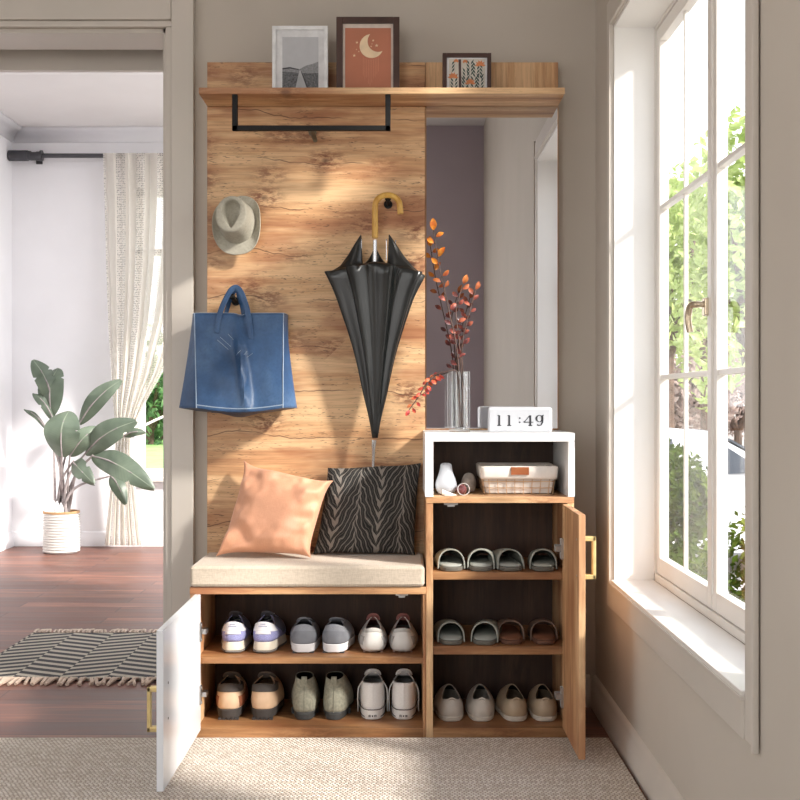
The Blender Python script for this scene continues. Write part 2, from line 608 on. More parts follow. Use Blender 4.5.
# ------------------------------------------------------------------ furniture
OAK = oak('knotty_oak_panel', 'X', seed=3.7)
OAK2 = oak('oak_boards', 'X', seed=9.1, knots=.5, cracks=.4)
OAKV = oak('oak_upright_boards', 'Z', seed=5.3, knots=.35, cracks=.2)
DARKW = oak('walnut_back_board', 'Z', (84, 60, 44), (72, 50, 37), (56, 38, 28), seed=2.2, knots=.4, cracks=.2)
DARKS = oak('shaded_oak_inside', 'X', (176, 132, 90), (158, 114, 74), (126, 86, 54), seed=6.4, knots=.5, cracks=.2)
M_gloss = plain('white_gloss_lacquer', (238, 241, 246), .22, var=.006, scale=4.)
M_matt = plain('white_matt_board', (240, 240, 240), .4, var=.006, scale=4.)
M_hole = plain('dark_screw_hole', (60, 56, 52), .6)
M_plas = plain('grey_plastic_latch', (190, 190, 190), .4)

X0, XD0, XD1, X1 = -.578, .0716, .0908, .479      # bench left end, divider board, right end
YF, YB = 3.22, 3.545                              # cabinet front and back


def part(parent, name, m, *boxes, bev=.0012):
    b = MB()
    for q in boxes:
        b.box(*q, bev)
    return b.build(name, m, parent)


def hinge(parent, x, y, z, sgn):
    b = MB()
    b.box(x, x + sgn * .018, y - .002, y + .024, z - .007, z + .007, .002)
    b.box(x, x + sgn * .005, y - .014, y + .006, z - .026, z + .026, .002)
    b.tube([(x + sgn * .003, y - .006, z + .02), (x + sgn * .007, y - .006, z + .02)], .004, 10)
    b.tube([(x + sgn * .003, y - .006, z - .02), (x + sgn * .007, y - .006, z - .02)], .004, 10)
    return b.build('hinge', M_steel, parent)


def pull(parent, x, sgn, y, z0, z1):
    b = MB()
    t = .009
    xo = x + sgn * .030
    a0, a1 = sorted((x, xo)); c0, c1 = sorted((xo - sgn * .009, xo))
    b.box(c0, c1, y - t, y + t, z0, z1, .002)
    b.box(a0, a1, y - t, y + t, z0, z0 + .012, .002)
    b.box(a0, a1, y - t, y + t, z1 - .012, z1, .002)
    return b.build('handle', M_gold, parent)


# low bench cabinet with its white flap door standing open
bc = thing('bench_cabinet', 'low oak shoe cabinet under the seat cushion with one white door open', 'cabinet', (-.253, 3.38, 0))
part(bc, 'top_board', OAK2, (X0, XD0, YF - .004, YB, .396, .4155))
part(bc, 'side_panel', OAKV, (X0, X0 + .02, YF, YB, 0, .396))
part(bc, 'side_panel', OAKV, (XD0 - .008, XD0, YF + .004, YB, 0, .396))
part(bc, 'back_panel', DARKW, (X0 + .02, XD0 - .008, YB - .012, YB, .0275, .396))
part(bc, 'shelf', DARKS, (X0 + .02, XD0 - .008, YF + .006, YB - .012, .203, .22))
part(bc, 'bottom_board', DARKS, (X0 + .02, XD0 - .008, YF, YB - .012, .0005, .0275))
part(bc, 'latch', M_plas, (-.012, .022, YF + .012, YF + .03, .389, .396), (-.004, .014, YF + .010, YF + .034, .384, .39))
dr = part(bc, 'door', M_gloss, (-.5645, -.548, 2.71, YF - .003, .022, .396), bev=.002)
dr['label'] = 'white glossy cabinet door standing open'
pull(dr, -.5645, -1, 2.755, .150, .256)
for z in (.295, .123):
    hinge(dr, -.548, YF - .014, z, 1)
for z in (.262, .178):
    b = MB(); b.tube([(-.5482, 2.765, z), (-.5470, 2.765, z)], .003, 10); b.build('screw_hole', M_hole, dr)

# tall cabinet
tc = thing('tall_cabinet', 'tall oak shoe cabinet with three shelves and an open wooden door', 'cabinet', (.275, 3.38, 0))
part(tc, 'side_panel', OAKV, (XD0 + .0005, XD1, YF, YB, 0, .6466))
part(tc, 'side_panel', OAKV, (X1 - .019, X1, YF, YB, 0, .6466))
part(tc, 'top_board', OAK2, (XD0 + .0005, X1, YF - .002, YB, .6466, .6632))
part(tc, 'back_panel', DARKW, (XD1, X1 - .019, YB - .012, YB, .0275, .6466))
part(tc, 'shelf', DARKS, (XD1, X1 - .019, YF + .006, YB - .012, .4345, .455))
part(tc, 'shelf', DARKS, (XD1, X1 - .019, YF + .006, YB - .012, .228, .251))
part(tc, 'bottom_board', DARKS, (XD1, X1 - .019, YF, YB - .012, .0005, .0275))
part(tc, 'latch', M_plas, (.122, .160, YF + .012, YF + .03, .640, .6466), (.131, .151, YF + .010, YF + .034, .635, .641))
dr = part(tc, 'door', OAKV, (.4465, .4640, 2.925, YF - .003, .03, .6435), bev=.002)
dr['label'] = 'oak cabinet door standing open with a gold pull'
pull(dr, .4640, 1, 2.955, .478, .586)
for z in (.523, .117):
    hinge(dr, .4465, YF - .014, z, -1)
for z in (.578, .486):
    b = MB(); b.tube([(.4467, 2.955, z), (.4455, 2.955, z)], .003, 10); b.build('screw_hole', M_steel, dr)

# white open box on top
cb = thing('open_cubby', 'white open display box on top of the tall oak cabinet', 'cabinet', (.275, 3.38, .6635))
zc0, zc1 = .6635, .839
part(cb, 'side_panel', M_matt, (.0688, .0915, YF - .004, YB, zc0, zc1 - .0232))
part(cb, 'side_panel', M_matt, (.4625, .4805, YF - .004, YB, zc0, zc1 - .0232))
part(cb, 'top_board', M_matt, (.0688, .4805, YF - .004, YB, zc1 - .0232, zc1))
part(cb, 'back_panel', DARKW, (.0915, .4625, YB - .012, YB, zc0, zc1 - .0232))

# seat cushion
def fabric(name, c1, c2, scale=420., rough=.9):
    m = Mt(name, c1, rough)
    x, y, z = m.sep(m.obj())
    w1 = m.noise(m.comb(m.math('MULTIPLY', x, 900.), m.math('MULTIPLY', y, 60.), m.math('MULTIPLY', z, 90.)), 1., 2)
    w2 = m.noise(m.comb(m.math('MULTIPLY', x, 70.), m.math('MULTIPLY', y, 900.), m.math('MULTIPLY', z, 900.)), 1., 2)
    f = m.math('MULTIPLY', m.math('ADD', w1, w2), .5)
    m.set('Base Color', m.ramp(f, [(.34, c2), (.62, c1)]))
    m.bump(f, .3, .001)
    m.set('Sheen Weight', .2)
    return m.m


M_seat = fabric('beige_linen', (208, 195, 178), (182, 168, 150))
b = MB()
b.box(X0 + .001, XD0 - .004, 3.206, 3.500, .4165, .4755, .012, 4)
sc = b.build('seat_cushion', M_seat, loc=(-.253, 3.35, .416))
tag(sc, 'flat beige linen seat cushion on the low shoe cabinet', 'cushion')
b = MB()
for z in (.4265, .4655):
    x0, x1, y0, y1, r = X0 + .001, XD0 - .004, 3.206, 3.5, .012
    pts = []
    for cx, cy, a0 in ((x1 - r, y0 + r, -90), (x1 - r, y1 - r, 0), (x0 + r, y1 - r, 90), (x0 + r, y0 + r, 180)):
        for k in range(5):
            a = math.radians(a0 + k * 22.5)
            pts.append((cx + (r - .0015) * cos(a), cy + (r - .0015) * sin(a), z))
    b.tube(pts, .0022, 6, closed=True)
b.build('piping', M_seat, sc)

# wooden coat panel
wp = thing('coat_panel', 'knotty oak wall panel with hooks above the bench', 'coat rack', (-.25, 3.53, .42))
part(wp, 'panel', OAK, (-.579, .0755, 3.51, YW - .002, .42, 1.8105), bev=.002)


def hook(px, py, L=.05):
    p = at(px, py, 3.47)
    b = MB()
    b.tube([(p.x, 3.5098, p.z - .004), (p.x, 3.505, p.z - .004)], .013, 16)
    b.tube([(p.x, 3.506, p.z - .004), (p.x, 3.506 - L * .7, p.z), (p.x, 3.506 - L, p.z + .004)], .0055, 10)
    b.ball((p.x, 3.506 - L, p.z + .004), (.009, .006, .009), 12, 8)
    return b.build('hook', M_black, wp), p


hook(388, 201, .052); hook(234, 299, .066); hook(238, 221, .03)
b = MB()                                   # the free peg below the rail, swung aside
p = at(311.5, 130, 3.47)
b.tube([(p.x, 3.5098, p.z + .002), (p.x, 3.503, p.z + .002)], .012, 16)
b.tube([(p.x, 3.504, p.z + .004), (p.x + .005, 3.49, p.z - .012), (p.x + .011, 3.478, p.z - .031)], [.007, .0075, .0065], 10, flat=((0, 1, 0), .55))
b.build('hook', plain('bronze_hook', (112, 102, 84), .4, .4), wp)

# mirror
mm = Mt('mirror_silver', (236, 238, 242), .0, 1.)
mm.set('Base Color', mm.ramp(mm.noise(mm.obj(), 1.5, 1), [(.3, (226, 227, 231)), (.7, (232, 233, 236))]))
mr_ = thing('wall_mirror', 'tall plain mirror standing behind the glass vase', 'mirror', (.275, 3.53, .84))
part(mr_, 'backing_board', OAKV, (.0765, .476, 3.5125, YW - .002, .8395, 1.8105))
part(mr_, 'mirror_glass', mm.m, (.079, .4725, 3.5085, 3.5123, .845, 1.8100), bev=0)

# hat shelf with its rail
hs = thing('hat_shelf', 'long oak shelf over the panel and mirror with black hanging rail', 'shelf', (-.05, 3.45, 1.811))
part(hs, 'shelf_board', OAK2, (-.579, .4745, 3.365, YW - .002, 1.811, 1.829), bev=.0015)
part(hs, 'back_board', OAK, (-.579, .0755, 3.512, YW - .002, 1.8292, 1.944))
part(hs, 'back_board', OAKV, (.0765, .4745, 3.512, YW - .002, 1.8292, 1.944))
b = MB()
b.box(-.484, -.4687, 3.371, 3.3865, 1.7075, 1.8109, .001); b.box(-.0425, -.0272, 3.371, 3.3865, 1.7075, 1.8109, .001)
b.box(-.484, -.0272, 3.371, 3.3865, 1.7075, 1.7215, .001)
b.build('hanging_rail', M_black, hs)
# ------------------------------------------------------------------ things on the panel and shelf
# --- hat
M_felt = plain('sage_felt', (172, 168, 154), .9, var=.05, scale=140., bump=.15)
hc = at(238, 225, 3.492)
ht = thing('felt_hat', 'sage felt hat with a creased crown hung flat against the oak panel', 'hat', hc)
zc = Vector((-.13, -1, .2)).normalized()
yc = (Vector((-.06, 0, 1)) - zc * Vector((-.06, 0, 1)).dot(zc)).normalized()
xc = yc.cross(zc)
HM = Matrix((xc, yc, zc)).transposed().to_4x4()
HM.translation = hc
n = 56


def sup(a, e):
    return (abs(sin(a)) ** e * (1 if sin(a) >= 0 else -1), -abs(cos(a)) ** e * (1 if cos(a) >= 0 else -1))


cy0 = .006
rows = []
for f in (1.0, .985, .9, .75, .62):                       # brim, edge to crown
    row = []
    for k in range(n):
        a = 2 * pi * k / n
        sx, sy = sup(a, .82)
        bx, by = .0735 * sx, .0925 * sy
        kx, ky = .0535 * sin(a), -.064 * cos(a) + cy0
        t = (f - .62) / .38
        x, y = lerp(kx, bx, t), lerp(ky, by, t)
        z = .004 + t ** 1.6 * (.020 * abs(sin(a)) ** 3 - .004 * abs(cos(a))) - .002
        row.append(Vector((x, y, z)))
    rows.append(row)
brim = MB(); brim.grid(rows, cv=True, uv=False); brim.xform(HM)
brim.build('brim', M_felt, ht, sub=1, solid=.0028, ang=180)
H = .078
rows = []
for f, z in ((1.03, .0), (.985, .10), (.955, .45), (.92, .82), (.885, .95), (.84, .995), (.80, 1.0)):
    rows.append([Vector((.0535 * f * sin(2 * pi * k / n), -.064 * f * cos(2 * pi * k / n) + cy0, H * z + .003)) for k in range(n)])
for f, z in ((1.04, 1.0), (1.0, .985), (.93, .80), (.86, .66), (.70, .60), (.45, .62), (.2, .66), (.03, .67)):
    row = []
    for k in range(n):
        a = 2 * pi * k / n
        x = .0345 * sin(a) * abs(sin(a / 2)) ** .9
        y = -.044 * cos(a)
        row.append(Vector((x * f, y * f + cy0 + .001 - (1 - f) * .004, H * z + .003)))
    rows.append(row)
crown = MB(); V = crown.grid(rows, cv=True, uv=False); crown.cap(V[-1]); crown.xform(HM)
crown.build('crown', M_felt, ht, sub=1, ang=180)

# --- blue tote bag
mt = Mt('blue_leather', (62, 98, 142), .42)
f = mt.noise(mt.obj(), 9., 5, .6)
g = mt.noise(mt.map(mt.obj(), (1, 1, 1)), 130., 3)
c = mt.ramp(f, [(.25, (40, 68, 104)), (.5, (54, 88, 130)), (.8, (84, 116, 154))])
mt.set('Base Color', mt.mix(mt.mr(g, .4, .75, 0, .25), c, (34, 62, 98)))
mt.bump(g, .25, .001)
M_blue = mt.m
M_edge = plain('pale_raw_edge', (166, 184, 204), .6)
M_navy = plain('navy_leather_base', (36, 56, 84), .5, var=.08, bump=.1)
bag = thing('tote_bag', 'blue leather tote bag hanging from a hook on the oak panel', 'bag', at(237, 410, 3.44))
NB = 72


def bag_loop(t):
    """Horizontal outline of the bag at height t (0 bottom, 1 rim)."""
    z = lerp(at(240, 408, 3.39).z, at(240, 313.5, 3.44).z, t)
    e = t ** .8
    yf, ym, yb = lerp(3.368, 3.432, e), lerp(3.438, 3.455, e), 3.498 - .004 * (1 - t)
    xfl, xfr = at(lerp(196.5, 194.5, t), 0, yf).x, at(lerp(283, 283.5, t), 0, yf).x
    sw = (1 - t) ** 1.25
    xml, xmr = at(lerp(193.0, 179.5, sw), 0, ym).x, at(lerp(285.5, 296.5, sw), 0, ym).x
    xbl, xbr = xfl + .004 * (1 - t) - .004, xfr + .006
    key = [(xfl, yf), (xfr, yf), (xmr, ym), (xbr, yb), (xbl, yb), (xml, ym)]
    cnt = [32, 8, 6, 14, 6, 6]
    out = []
    for i in range(6):
        p, q = key[i], key[(i + 1) % 6]
        for k in range(cnt[i]):
            s = k / cnt[i]
            x, y = lerp(p[0], q[0], s), lerp(p[1], q[1], s)
            zz = z
            if i == 0:                                   # front face: centre crease and soft dents
                cr = math.exp(-((s - .47 - .12 * (1 - t)) / .045) ** 2)
                y -= .026 * cr * sin(pi * clamp(t * 1.02)) ** .5
                y += .009 * math.exp(-((s - .55) / .09) ** 2) * t ** 1.5
                y += .026 * mnoise.noise(Vector((s * 4.2, t * 3.2, 4.2))) * sin(pi * s) * sin(pi * clamp(t + .1))
                zz += -.012 * sin(pi * s) * (1 - t) ** 2 - .006 * math.exp(-((s - .52) / .05) ** 2) * t ** 6
            else:
                y += .003 * mnoise.noise(Vector((x * 20, y * 30, t * 5)))
            out.append(Vector((x, y, zz)))
    return out


levels = [0, .03, .08, .15, .22, .3, .38, .46, .54, .62, .7, .78, .86, .93, .97, 1.0]
rows = [bag_loop(t) for t in levels]
b = MB(); b.grid(rows, cv=True, uv=False)
b.build('body', M_blue, bag, solid=.003, ang=60)
b = MB()                                                  # sagging base
base = [[Vector((lerp(p.x, -.47, s), lerp(p.y, 3.44, s), p.z - .018 * (1 - (1 - s) ** 2) + .0)) for p in rows[0]] for s in (0, .04, .12, .3, .6)]
V = b.grid(base, cv=True, uv=False); b.cap(V[-1])
b.build('base', M_navy, bag, ang=60)
b = MB()                                                  # pale edges
top = rows[-1]
b.tube(top, .0017, 6, closed=True)
b.tube([r[0] + Vector((0, -.002, 0)) for r in rows], .0016, 6)
b.tube([r[32] + Vector((0, -.002, 0)) for r in rows], .0016, 6)
b.tube([p + Vector((0, -.002, .001)) for p in rows[1][0:33]], .0015, 6)
b.build('edge_piping', M_edge, bag)


def strap(pts, w=.0085, back=False):
    b = MB()
    b.tube(spline(pts, 6), w, 12, flat=((0, 1, 0), .32))
    return b.build('handle', M_blue, bag)


hk = at(235.5, 290, 3.44)
strap([at(216.5, 333, 3.418), at(218.5, 318, 3.424), at(223, 305, 3.430), at(229, 293, 3.436), hk + Vector((-.006, 0, .006)), hk + Vector((.006, 0, .006)), at(242, 294, 3.436), at(246.5, 307, 3.430), at(249.5, 322, 3.424), at(251, 339, 3.416)], .0080)
strap([at(225, 318, 3.492), at(228, 306, 3.488), at(231.5, 296, 3.47), hk + Vector((-.004, .022, .001)), hk + Vector((.004, .022, .001)), at(239, 297, 3.47), at(242, 306, 3.488), at(244, 318, 3.492)], .0065)
b = MB()                                                  # pale scratches in the leather
def on_bag(s, t):
    return bag_loop(t)[int(s * 32)] + Vector((0, -.0022, 0))
for s0, t0, s1, t1 in ((.25, .72, .38, .62), (.31, .75, .43, .65), (.40, .78, .46, .72), (.47, .56, .56, .61), (.53, .53, .62, .60), (.6, .54, .66, .58)):
    b.tube([on_bag(s0, t0), on_bag((s0 + s1) / 2, (t0 + t1) / 2), on_bag(s1, t1)], .0006, 5)
b.build('scratch_marks', M_edge, bag)

# --- umbrella
M_nylon = plain('black_umbrella_cloth', (12, 15, 15), .28, var=.12, scale=60., bump=.05, spec=.6)
M_chrome = plain('umbrella_chrome', (200, 202, 206), .22, 1., var=.03)
mb_ = Mt('bamboo_handle', (206, 160, 74), .35)
mb_.set('Base Color', mb_.ramp(mb_.noise(mb_.map(mb_.obj(), (60, 60, 14)), 1., 3), [(.3, (186, 136, 54)), (.7, (222, 180, 92))]))
um = thing('umbrella', 'half open black umbrella with a bamboo crook hung on the oak panel', 'umbrella', at(374, 440, 3.445))
UY = 3.445
ux, uzt, uzb = at(375, 0, UY).x, at(0, 275, UY).z, at(0, 438, UY).z
sil = [(0, .008), (.1, .016), (.2, .0255), (.33, .037), (.45, .048), (.56, .060), (.66, .073), (.76, .087), (.84, .099), (.90, .110), (.95, .121), (1.0, .132)]


def silr(s):
    for (a, ra), (b_, rb) in zip(sil[:-1], sil[1:]):
        if s <= b_:
            return lerp(ra, rb, (s - a) / (b_ - a))
    return sil[-1][1]


NU = 128
PH = .35


def um_pt(r, a, z, depth=.42):
    return Vector((ux + r * cos(a), UY + .002 + r * sin(a) * depth, z))


def fold(a, s):
    w = cos(8 * a + PH * 8 + .7 * sin(3 * a) + s * .9)
    w = math.copysign(abs(w) ** .75, w)
    return 1 + (.25 * w + .07 * cos(17 * a + 1.3 + 2 * s)) * sstep(s, .0, .3) * (1 - .55 * abs(cos(a)) ** 6)


rows = []
for i in range(26):
    s = i / 25
    r = silr(s)
    lift = .016 * sstep(s, .8, 1.)
    rows.append([um_pt(r * fold(2 * pi * k / NU, s), 2 * pi * k / NU, lerp(uzb, uzt, s) + lift * cos(8 * 2 * pi * k / NU + PH * 8) * .4 + .024 * sstep(s, .75, 1.) * (1 - abs(cos(2 * pi * k / NU))) ) for k in range(NU)])


def horn(a):
    v = 0.
    for a0, amp in ((0.05, 1.), (pi - .05, 1.), (pi * .5, .55)):
        d = abs((a - a0 + pi) % (2 * pi) - pi)
        v = max(v, amp * (1 - sstep(d, .0, .62)))
    return v


for f, dz, hh in ((.93, .008, .004), (.80, .016, .012), (.62, .020, .04), (.45, .022, .075), (.33, .022, .098)):
    rows.append([um_pt(silr(1) * f * lerp(fold(2 * pi * k / NU, 1), 1., .5), 2 * pi * k / NU, uzt + dz + .024 * (1 - abs(cos(2 * pi * k / NU))) * f + hh * horn(2 * pi * k / NU)) for k in range(NU)])
for f, dz in ((.27, -.005), (.2, -.03)):
    rows.append([um_pt(silr(1) * f, 2 * pi * k / NU, uzt + dz) for k in range(NU)])
b = MB(); b.grid(rows, cv=True, uv=False)
b.build('canopy', M_nylon, um, ang=70, solid=.0008)
b = MB()
hp = [at(375, 238, UY), at(375, 225, UY), at(375, 208, UY)] + [at(387.5 - 12.5 * cos(pi * k / 10), 206 - 11 * sin(pi * k / 10), UY - .004) for k in range(1, 10)] + [at(400, 207, UY - .004), at(400.5, 214, UY - .004)]
b.tube(hp, .0088, 16)
b.build('crook_handle', mb_.m, um)
b = MB(); b.tube([at(375, 240, UY), at(374.6, 300, UY)], .006, 12); b.build('shaft', M_chrome, um)
b = MB(); b.tube([at(374, 440, UY), at(373.6, 445, UY), at(373.4, 450, UY), at(373, 466.5, UY)], [.008, .0075, .0052, .0042], 12); b.build('ferrule', M_chrome, um)
for px, py, dy in ((357.3, 241, .012), (361.5, 240, .004), (386.5, 240, .004), (395.5, 241, .012)):
    b = MB(); p = at(px, py, UY + dy); b.tube([p, p + Vector((0, 0, -.06))], .0012, 8); b.ball(p, .0028, 10, 6)
    b.build('rib_tip', M_chrome, um)

# --- pillows
def pillow(c4, T, nrm, pinch=.09, seed=0., N=34, wr=.012, ear=2., wr2=.5, back=.75):
    TL, TR, BR, BL = c4
    nrm = Vector(nrm).normalized()
    f, k = [], []
    for i in range(N + 1):
        rf, rk = [], []
        for j in range(N + 1):
            u0, v0 = -1 + 2 * i / N, -1 + 2 * j / N
            u, v = u0 * (1 - pinch * (1 - abs(v0) ** ear)), v0 * (1 - pinch * (1 - abs(u0) ** ear))
            s, t = (u + 1) / 2, (v + 1) / 2
            p = (BL * (1 - s) + BR * s) * (1 - t) + (TL * (1 - s) + TR * s) * t
            e = max(0., (1 - u0 ** 2) * (1 - v0 ** 2))
            h = e ** .36
            edge = 4 * e ** .5 * (1 - e ** .5)
            w = wr * edge * (mnoise.noise(Vector((u0 * 2.2 + seed, v0 * 2.2, seed))) + wr2 * mnoise.noise(Vector((u0 * 5 + seed, v0 * 5, seed * 2))))
            rf.append(p + nrm * (T * h + w))
            rk.append(p - nrm * (T * back * h))
        f.append(rf); k.append(rk)
    b = MB(); b.grid(f); b.grid(k); b.weld(1e-6)
    return b


M_peach = fabric('peach_satin', (228, 170, 136), (218, 156, 124), rough=.55)
pc = [at(243, 459, 3.480), at(335, 480, 3.435), at(312, 559, 3.345), at(214, 558, 3.375)]
b = pillow(pc, .066, (-.05, -1, .38), .115, 3.1, wr=.036, wr2=.22, back=.4, ear=4.5, N=44)
p1 = b.build('throw_pillow', M_peach, loc=at(262, 556, 3.39), ang=180, sub=1)
tag(p1, 'plain peach satin throw pillow on the seat cushion', 'pillow', 'throw pillows on the bench')
# patterned pillow
m = Mt('fern_print_cloth', (96, 92, 88), .85)
u, v, _ = m.sep(m.uv())
wob = m.noise(m.comb(m.math('MULTIPLY', u, 5.), m.math('MULTIPLY', v, 5.), 0.), 1., 2)
uu = m.math('ADD', u, m.math('MULTIPLY', m.math('SUBTRACT', wob, .5), .13))
fr = m.math('SUBTRACT', m.math('FRACT', m.math('ADD', m.math('MULTIPLY', uu, 2.2), .66)), .5)
a = m.math('ABSOLUTE', fr)
row_ = m.math('FLOOR', m.math('ADD', m.math('MULTIPLY', uu, 2.2), .66))
ph = m.math('ADD', m.math('ADD', m.math('MULTIPLY', v, 8.), m.math('MULTIPLY', row_, .4)), m.math('MULTIPLY', m.math('POWER', a, .8), 7.5))
ph = m.math('ADD', ph, m.math('MULTIPLY', m.math('SIGN', fr), .25))
st = m.math('ABSOLUTE', m.math('SUBTRACT', m.math('FRACT', ph), .5))
inner = m.math('ABSOLUTE', m.math('SUBTRACT', m.math('FRACT', m.math('MULTIPLY', ph, 3.)), .5))
wid = m.math('MULTIPLY', m.mr(a, .0, .07, .30, .44), m.mr(a, .36, .52, 1., .35))
leaf = m.math('LESS_THAN', st, wid)
core = m.math('LESS_THAN', st, m.math('MULTIPLY', wid, .78))
vein = m.math('MULTIPLY', m.math('LESS_THAN', inner, .13), core)
tex = m.noise(m.map(m.uv(), (160, 160, 1)), 1., 2)
bgc = m.ramp(tex, [(.3, (112, 106, 100)), (.7, (150, 143, 135))])
c = m.mix(leaf, bgc, (66, 64, 62))
c = m.mix(core, c, (22, 22, 23))
c = m.mix(m.math('MULTIPLY', vein, .6), c, (104, 101, 96))
c = m.mix(m.math('MULTIPLY', m.math('LESS_THAN', a, .012), .8), c, (124, 118, 112))
m.set('Base Color', c)
m.bump(leaf, .35, .002)
dc = [at(327, 467, 3.492), at(422, 462, 3.490), at(416, 556, 3.425), at(312, 555, 3.435)]
b = pillow(dc, .040, (.02, -1, .33), .045, 7.7, N=46, wr=.014, ear=4.)
p2 = b.build('throw_pillow', m.m, loc=at(365, 556, 3.4), ang=180, sub=1)
tag(p2, 'dark fern patterned throw pillow leaning behind the peach one', 'pillow', 'throw pillows on the bench')

# --- picture frames on the hat shelf
M_wfr = plain('white_frame_lacquer', (226, 228, 230), .35)
M_dfr = plain('dark_walnut_frame', (66, 42, 34), .5, var=.15, scale=20.)
M_paper = plain('white_mat_board', (222, 223, 225), .8)
SZ = 1.8292
FY = 3.45


def frame_root(name, label, x0, x1, z1, m, t, group='picture frames on the hat shelf'):
    r = thing(name, label, 'picture', ((x0 + x1) / 2, FY, SZ), group)
    b = MB()
    b.box(x0, x0 + t, FY - .012, FY + .012, SZ, z1, .001); b.box(x1 - t, x1, FY - .012, FY + .012, SZ, z1, .001)
    b.box(x0 + t, x1 - t, FY - .012, FY + .012, SZ, SZ + t, .001); b.box(x0 + t, x1 - t, FY - .012, FY + .012, z1 - t, z1, .001)
    b.build('frame', m, r)
    b = MB(); b.box(x0 + t * .9, x1 - t * .9, FY + .002, FY + .009, SZ + t * .9, z1 - t * .9); b.build('back_board', m, r)
    return r


def flat(mbd, pts, y, mi=0):
    mbd.mi = mi
    mbd.prism([Vector((p.x, y, p.z)) for p in pts], (0, .0004, 0))


def pp(x, y):
    return at(x, y, FY)


x0, x1, z1 = pp(272.5, 0).x, pp(328, 0).x, pp(0, 27).z
fr1 = frame_root('picture_frame', 'white frame with a grey photograph of a road, on the hat shelf', x0, x1, z1, M_wfr, .011)
b = MB(); b.box(x0 + .0105, x1 - .0105, FY - .004, FY + .002, SZ + .0105, z1 - .0105); b.build('mat_board', M_paper, fr1)
P = [plain('photo_sky_grey', (188, 190, 194), .6, var=.02), plain('photo_hill_grey', (138, 140, 143), .6, var=.12, scale=180.), plain('photo_scrub_grey', (92, 94, 97), .6, var=.3, scale=260.), plain('photo_road_grey', (176, 178, 181), .6), plain('photo_dark_grey', (60, 61, 64), .6)]
b = MB()
L, Rr, T, B_ = 282.5, 318.5, 37.5, 93.5
flat(b, [pp(L, T), pp(Rr, T), pp(Rr, B_), pp(L, B_)], FY - .0046, 0)
flat(b, [pp(L, 69), pp(290, 68), pp(299, 70), pp(306, 66), pp(312, 64.5), pp(Rr, 62), pp(Rr, B_), pp(L, B_)], FY - .0050, 1)
flat(b, [pp(L, 72), pp(296, 73), pp(308, 74), pp(Rr, 73.5), pp(Rr, B_), pp(L, B_)], FY - .0054, 2)
flat(b, [pp(299.6, 71), pp(300.6, 71), pp(308.5, B_), pp(294.5, B_)], FY - .0058, 3)
flat(b, [pp(301.2, 72), pp(301.8, 72), pp(310.5, B_), pp(308.9, B_)], FY - .0058, 4)
flat(b, [pp(L, 68.6), pp(290, 67.6), pp(299, 69.6), pp(299, 70.6), pp(290, 69), pp(L, 70)], FY - .0058, 4)
b.build('print', P, fr1, smooth=False)

x0, x1, z1 = pp(336.5, 0).x, pp(399.5, 0).x, pp(0, 18).z
fr2 = frame_root('picture_frame', 'tall dark frame with a terracotta moon print, on the hat shelf', x0, x1, z1, M_dfr, .0185)
b = MB(); b.box(x0 + .018, x1 - .018, FY - .004, FY + .002, SZ + .018, z1 - .018); b.build('mat_board', plain('cream_mat', (214, 200, 190), .8), fr2)
P = [plain('terracotta_print', (186, 120, 94), .75, var=.04, scale=8.), plain('cream_moon', (236, 212, 178), .75), plain('pale_moon_rays', (206, 142, 116), .75)]
b = MB()
flat(b, [pp(345.2, 28.5), pp(391, 28.5), pp(391, 93), pp(345.2, 93)], FY - .0046, 0)
oc, orr, ic, ir = (371.6, 46.6), 12.0, (378.2, 41.8), 10.6
pts = []
dx, dy = ic[0] - oc[0], ic[1] - oc[1]
dd = sqrt(dx * dx + dy * dy)
aa = (orr ** 2 - ir ** 2 + dd ** 2) / (2 * dd)
hh = sqrt(orr ** 2 - aa ** 2)
i1 = (oc[0] + aa * dx / dd + hh * dy / dd, oc[1] + aa * dy / dd - hh * dx / dd)
i2 = (oc[0] + aa * dx / dd - hh * dy / dd, oc[1] + aa * dy / dd + hh * dx / dd)


def arc(c_, r_, p, q, far):
    a0, a1 = math.atan2(p[1] - c_[1], p[0] - c_[0]), math.atan2(q[1] - c_[1], q[0] - c_[0])
    d = (a1 - a0) % (2 * pi)
    if (d < pi) == far:
        d -= 2 * pi
    return [(c_[0] + r_ * cos(a0 + d * k / 20), c_[1] + r_ * sin(a0 + d * k / 20)) for k in range(21)]


oa, ia = arc(oc, orr, i1, i2, True), arc(ic, ir, i1, i2, False)
mid_in = min(ia, key=lambda q: (q[0] - oc[0]) ** 2 + (q[1] - oc[1]) ** 2)
b.mi = 1
V = b.grid([[Vector((pp(*q).x, FY - .0053, pp(*q).z)) for q in oa], [Vector((pp(*q).x, FY - .0053, pp(*q).z)) for q in ia]], uv=False)
for sx, sy, sr in ((357, 43, 1.5), (354.3, 56, 1.7), (373.2, 41, 1.3), (376.6, 46, 1.8), (371.2, 47, 1.), (358.8, 52, .9), (356.5, 50, .7), (372, 44.5, .6)):
    pts = []
    for k in range(10):
        r_ = sr if k % 2 == 0 else sr * .42
        pts.append(pp(sx + r_ * sin(pi * k / 5), sy - r_ * cos(pi * k / 5)))
    flat(b, pts, FY - .0053, 1)
for k, (lx, y0, y1) in enumerate(((363.3, 57, 76), (365, 58.5, 80), (366.7, 59.5, 78), (368.4, 60, 84), (370.1, 60, 86), (371.8, 60, 83), (373.5, 59.6, 79), (375.2, 58.8, 77), (376.9, 57.5, 75), (378.4, 56, 72))):
    flat(b, [pp(lx - .2, y0), pp(lx + .2, y0), pp(lx + .2, y1), pp(lx - .2, y1)], FY - .0050, 2)
b.build('print', P, fr2, smooth=False)

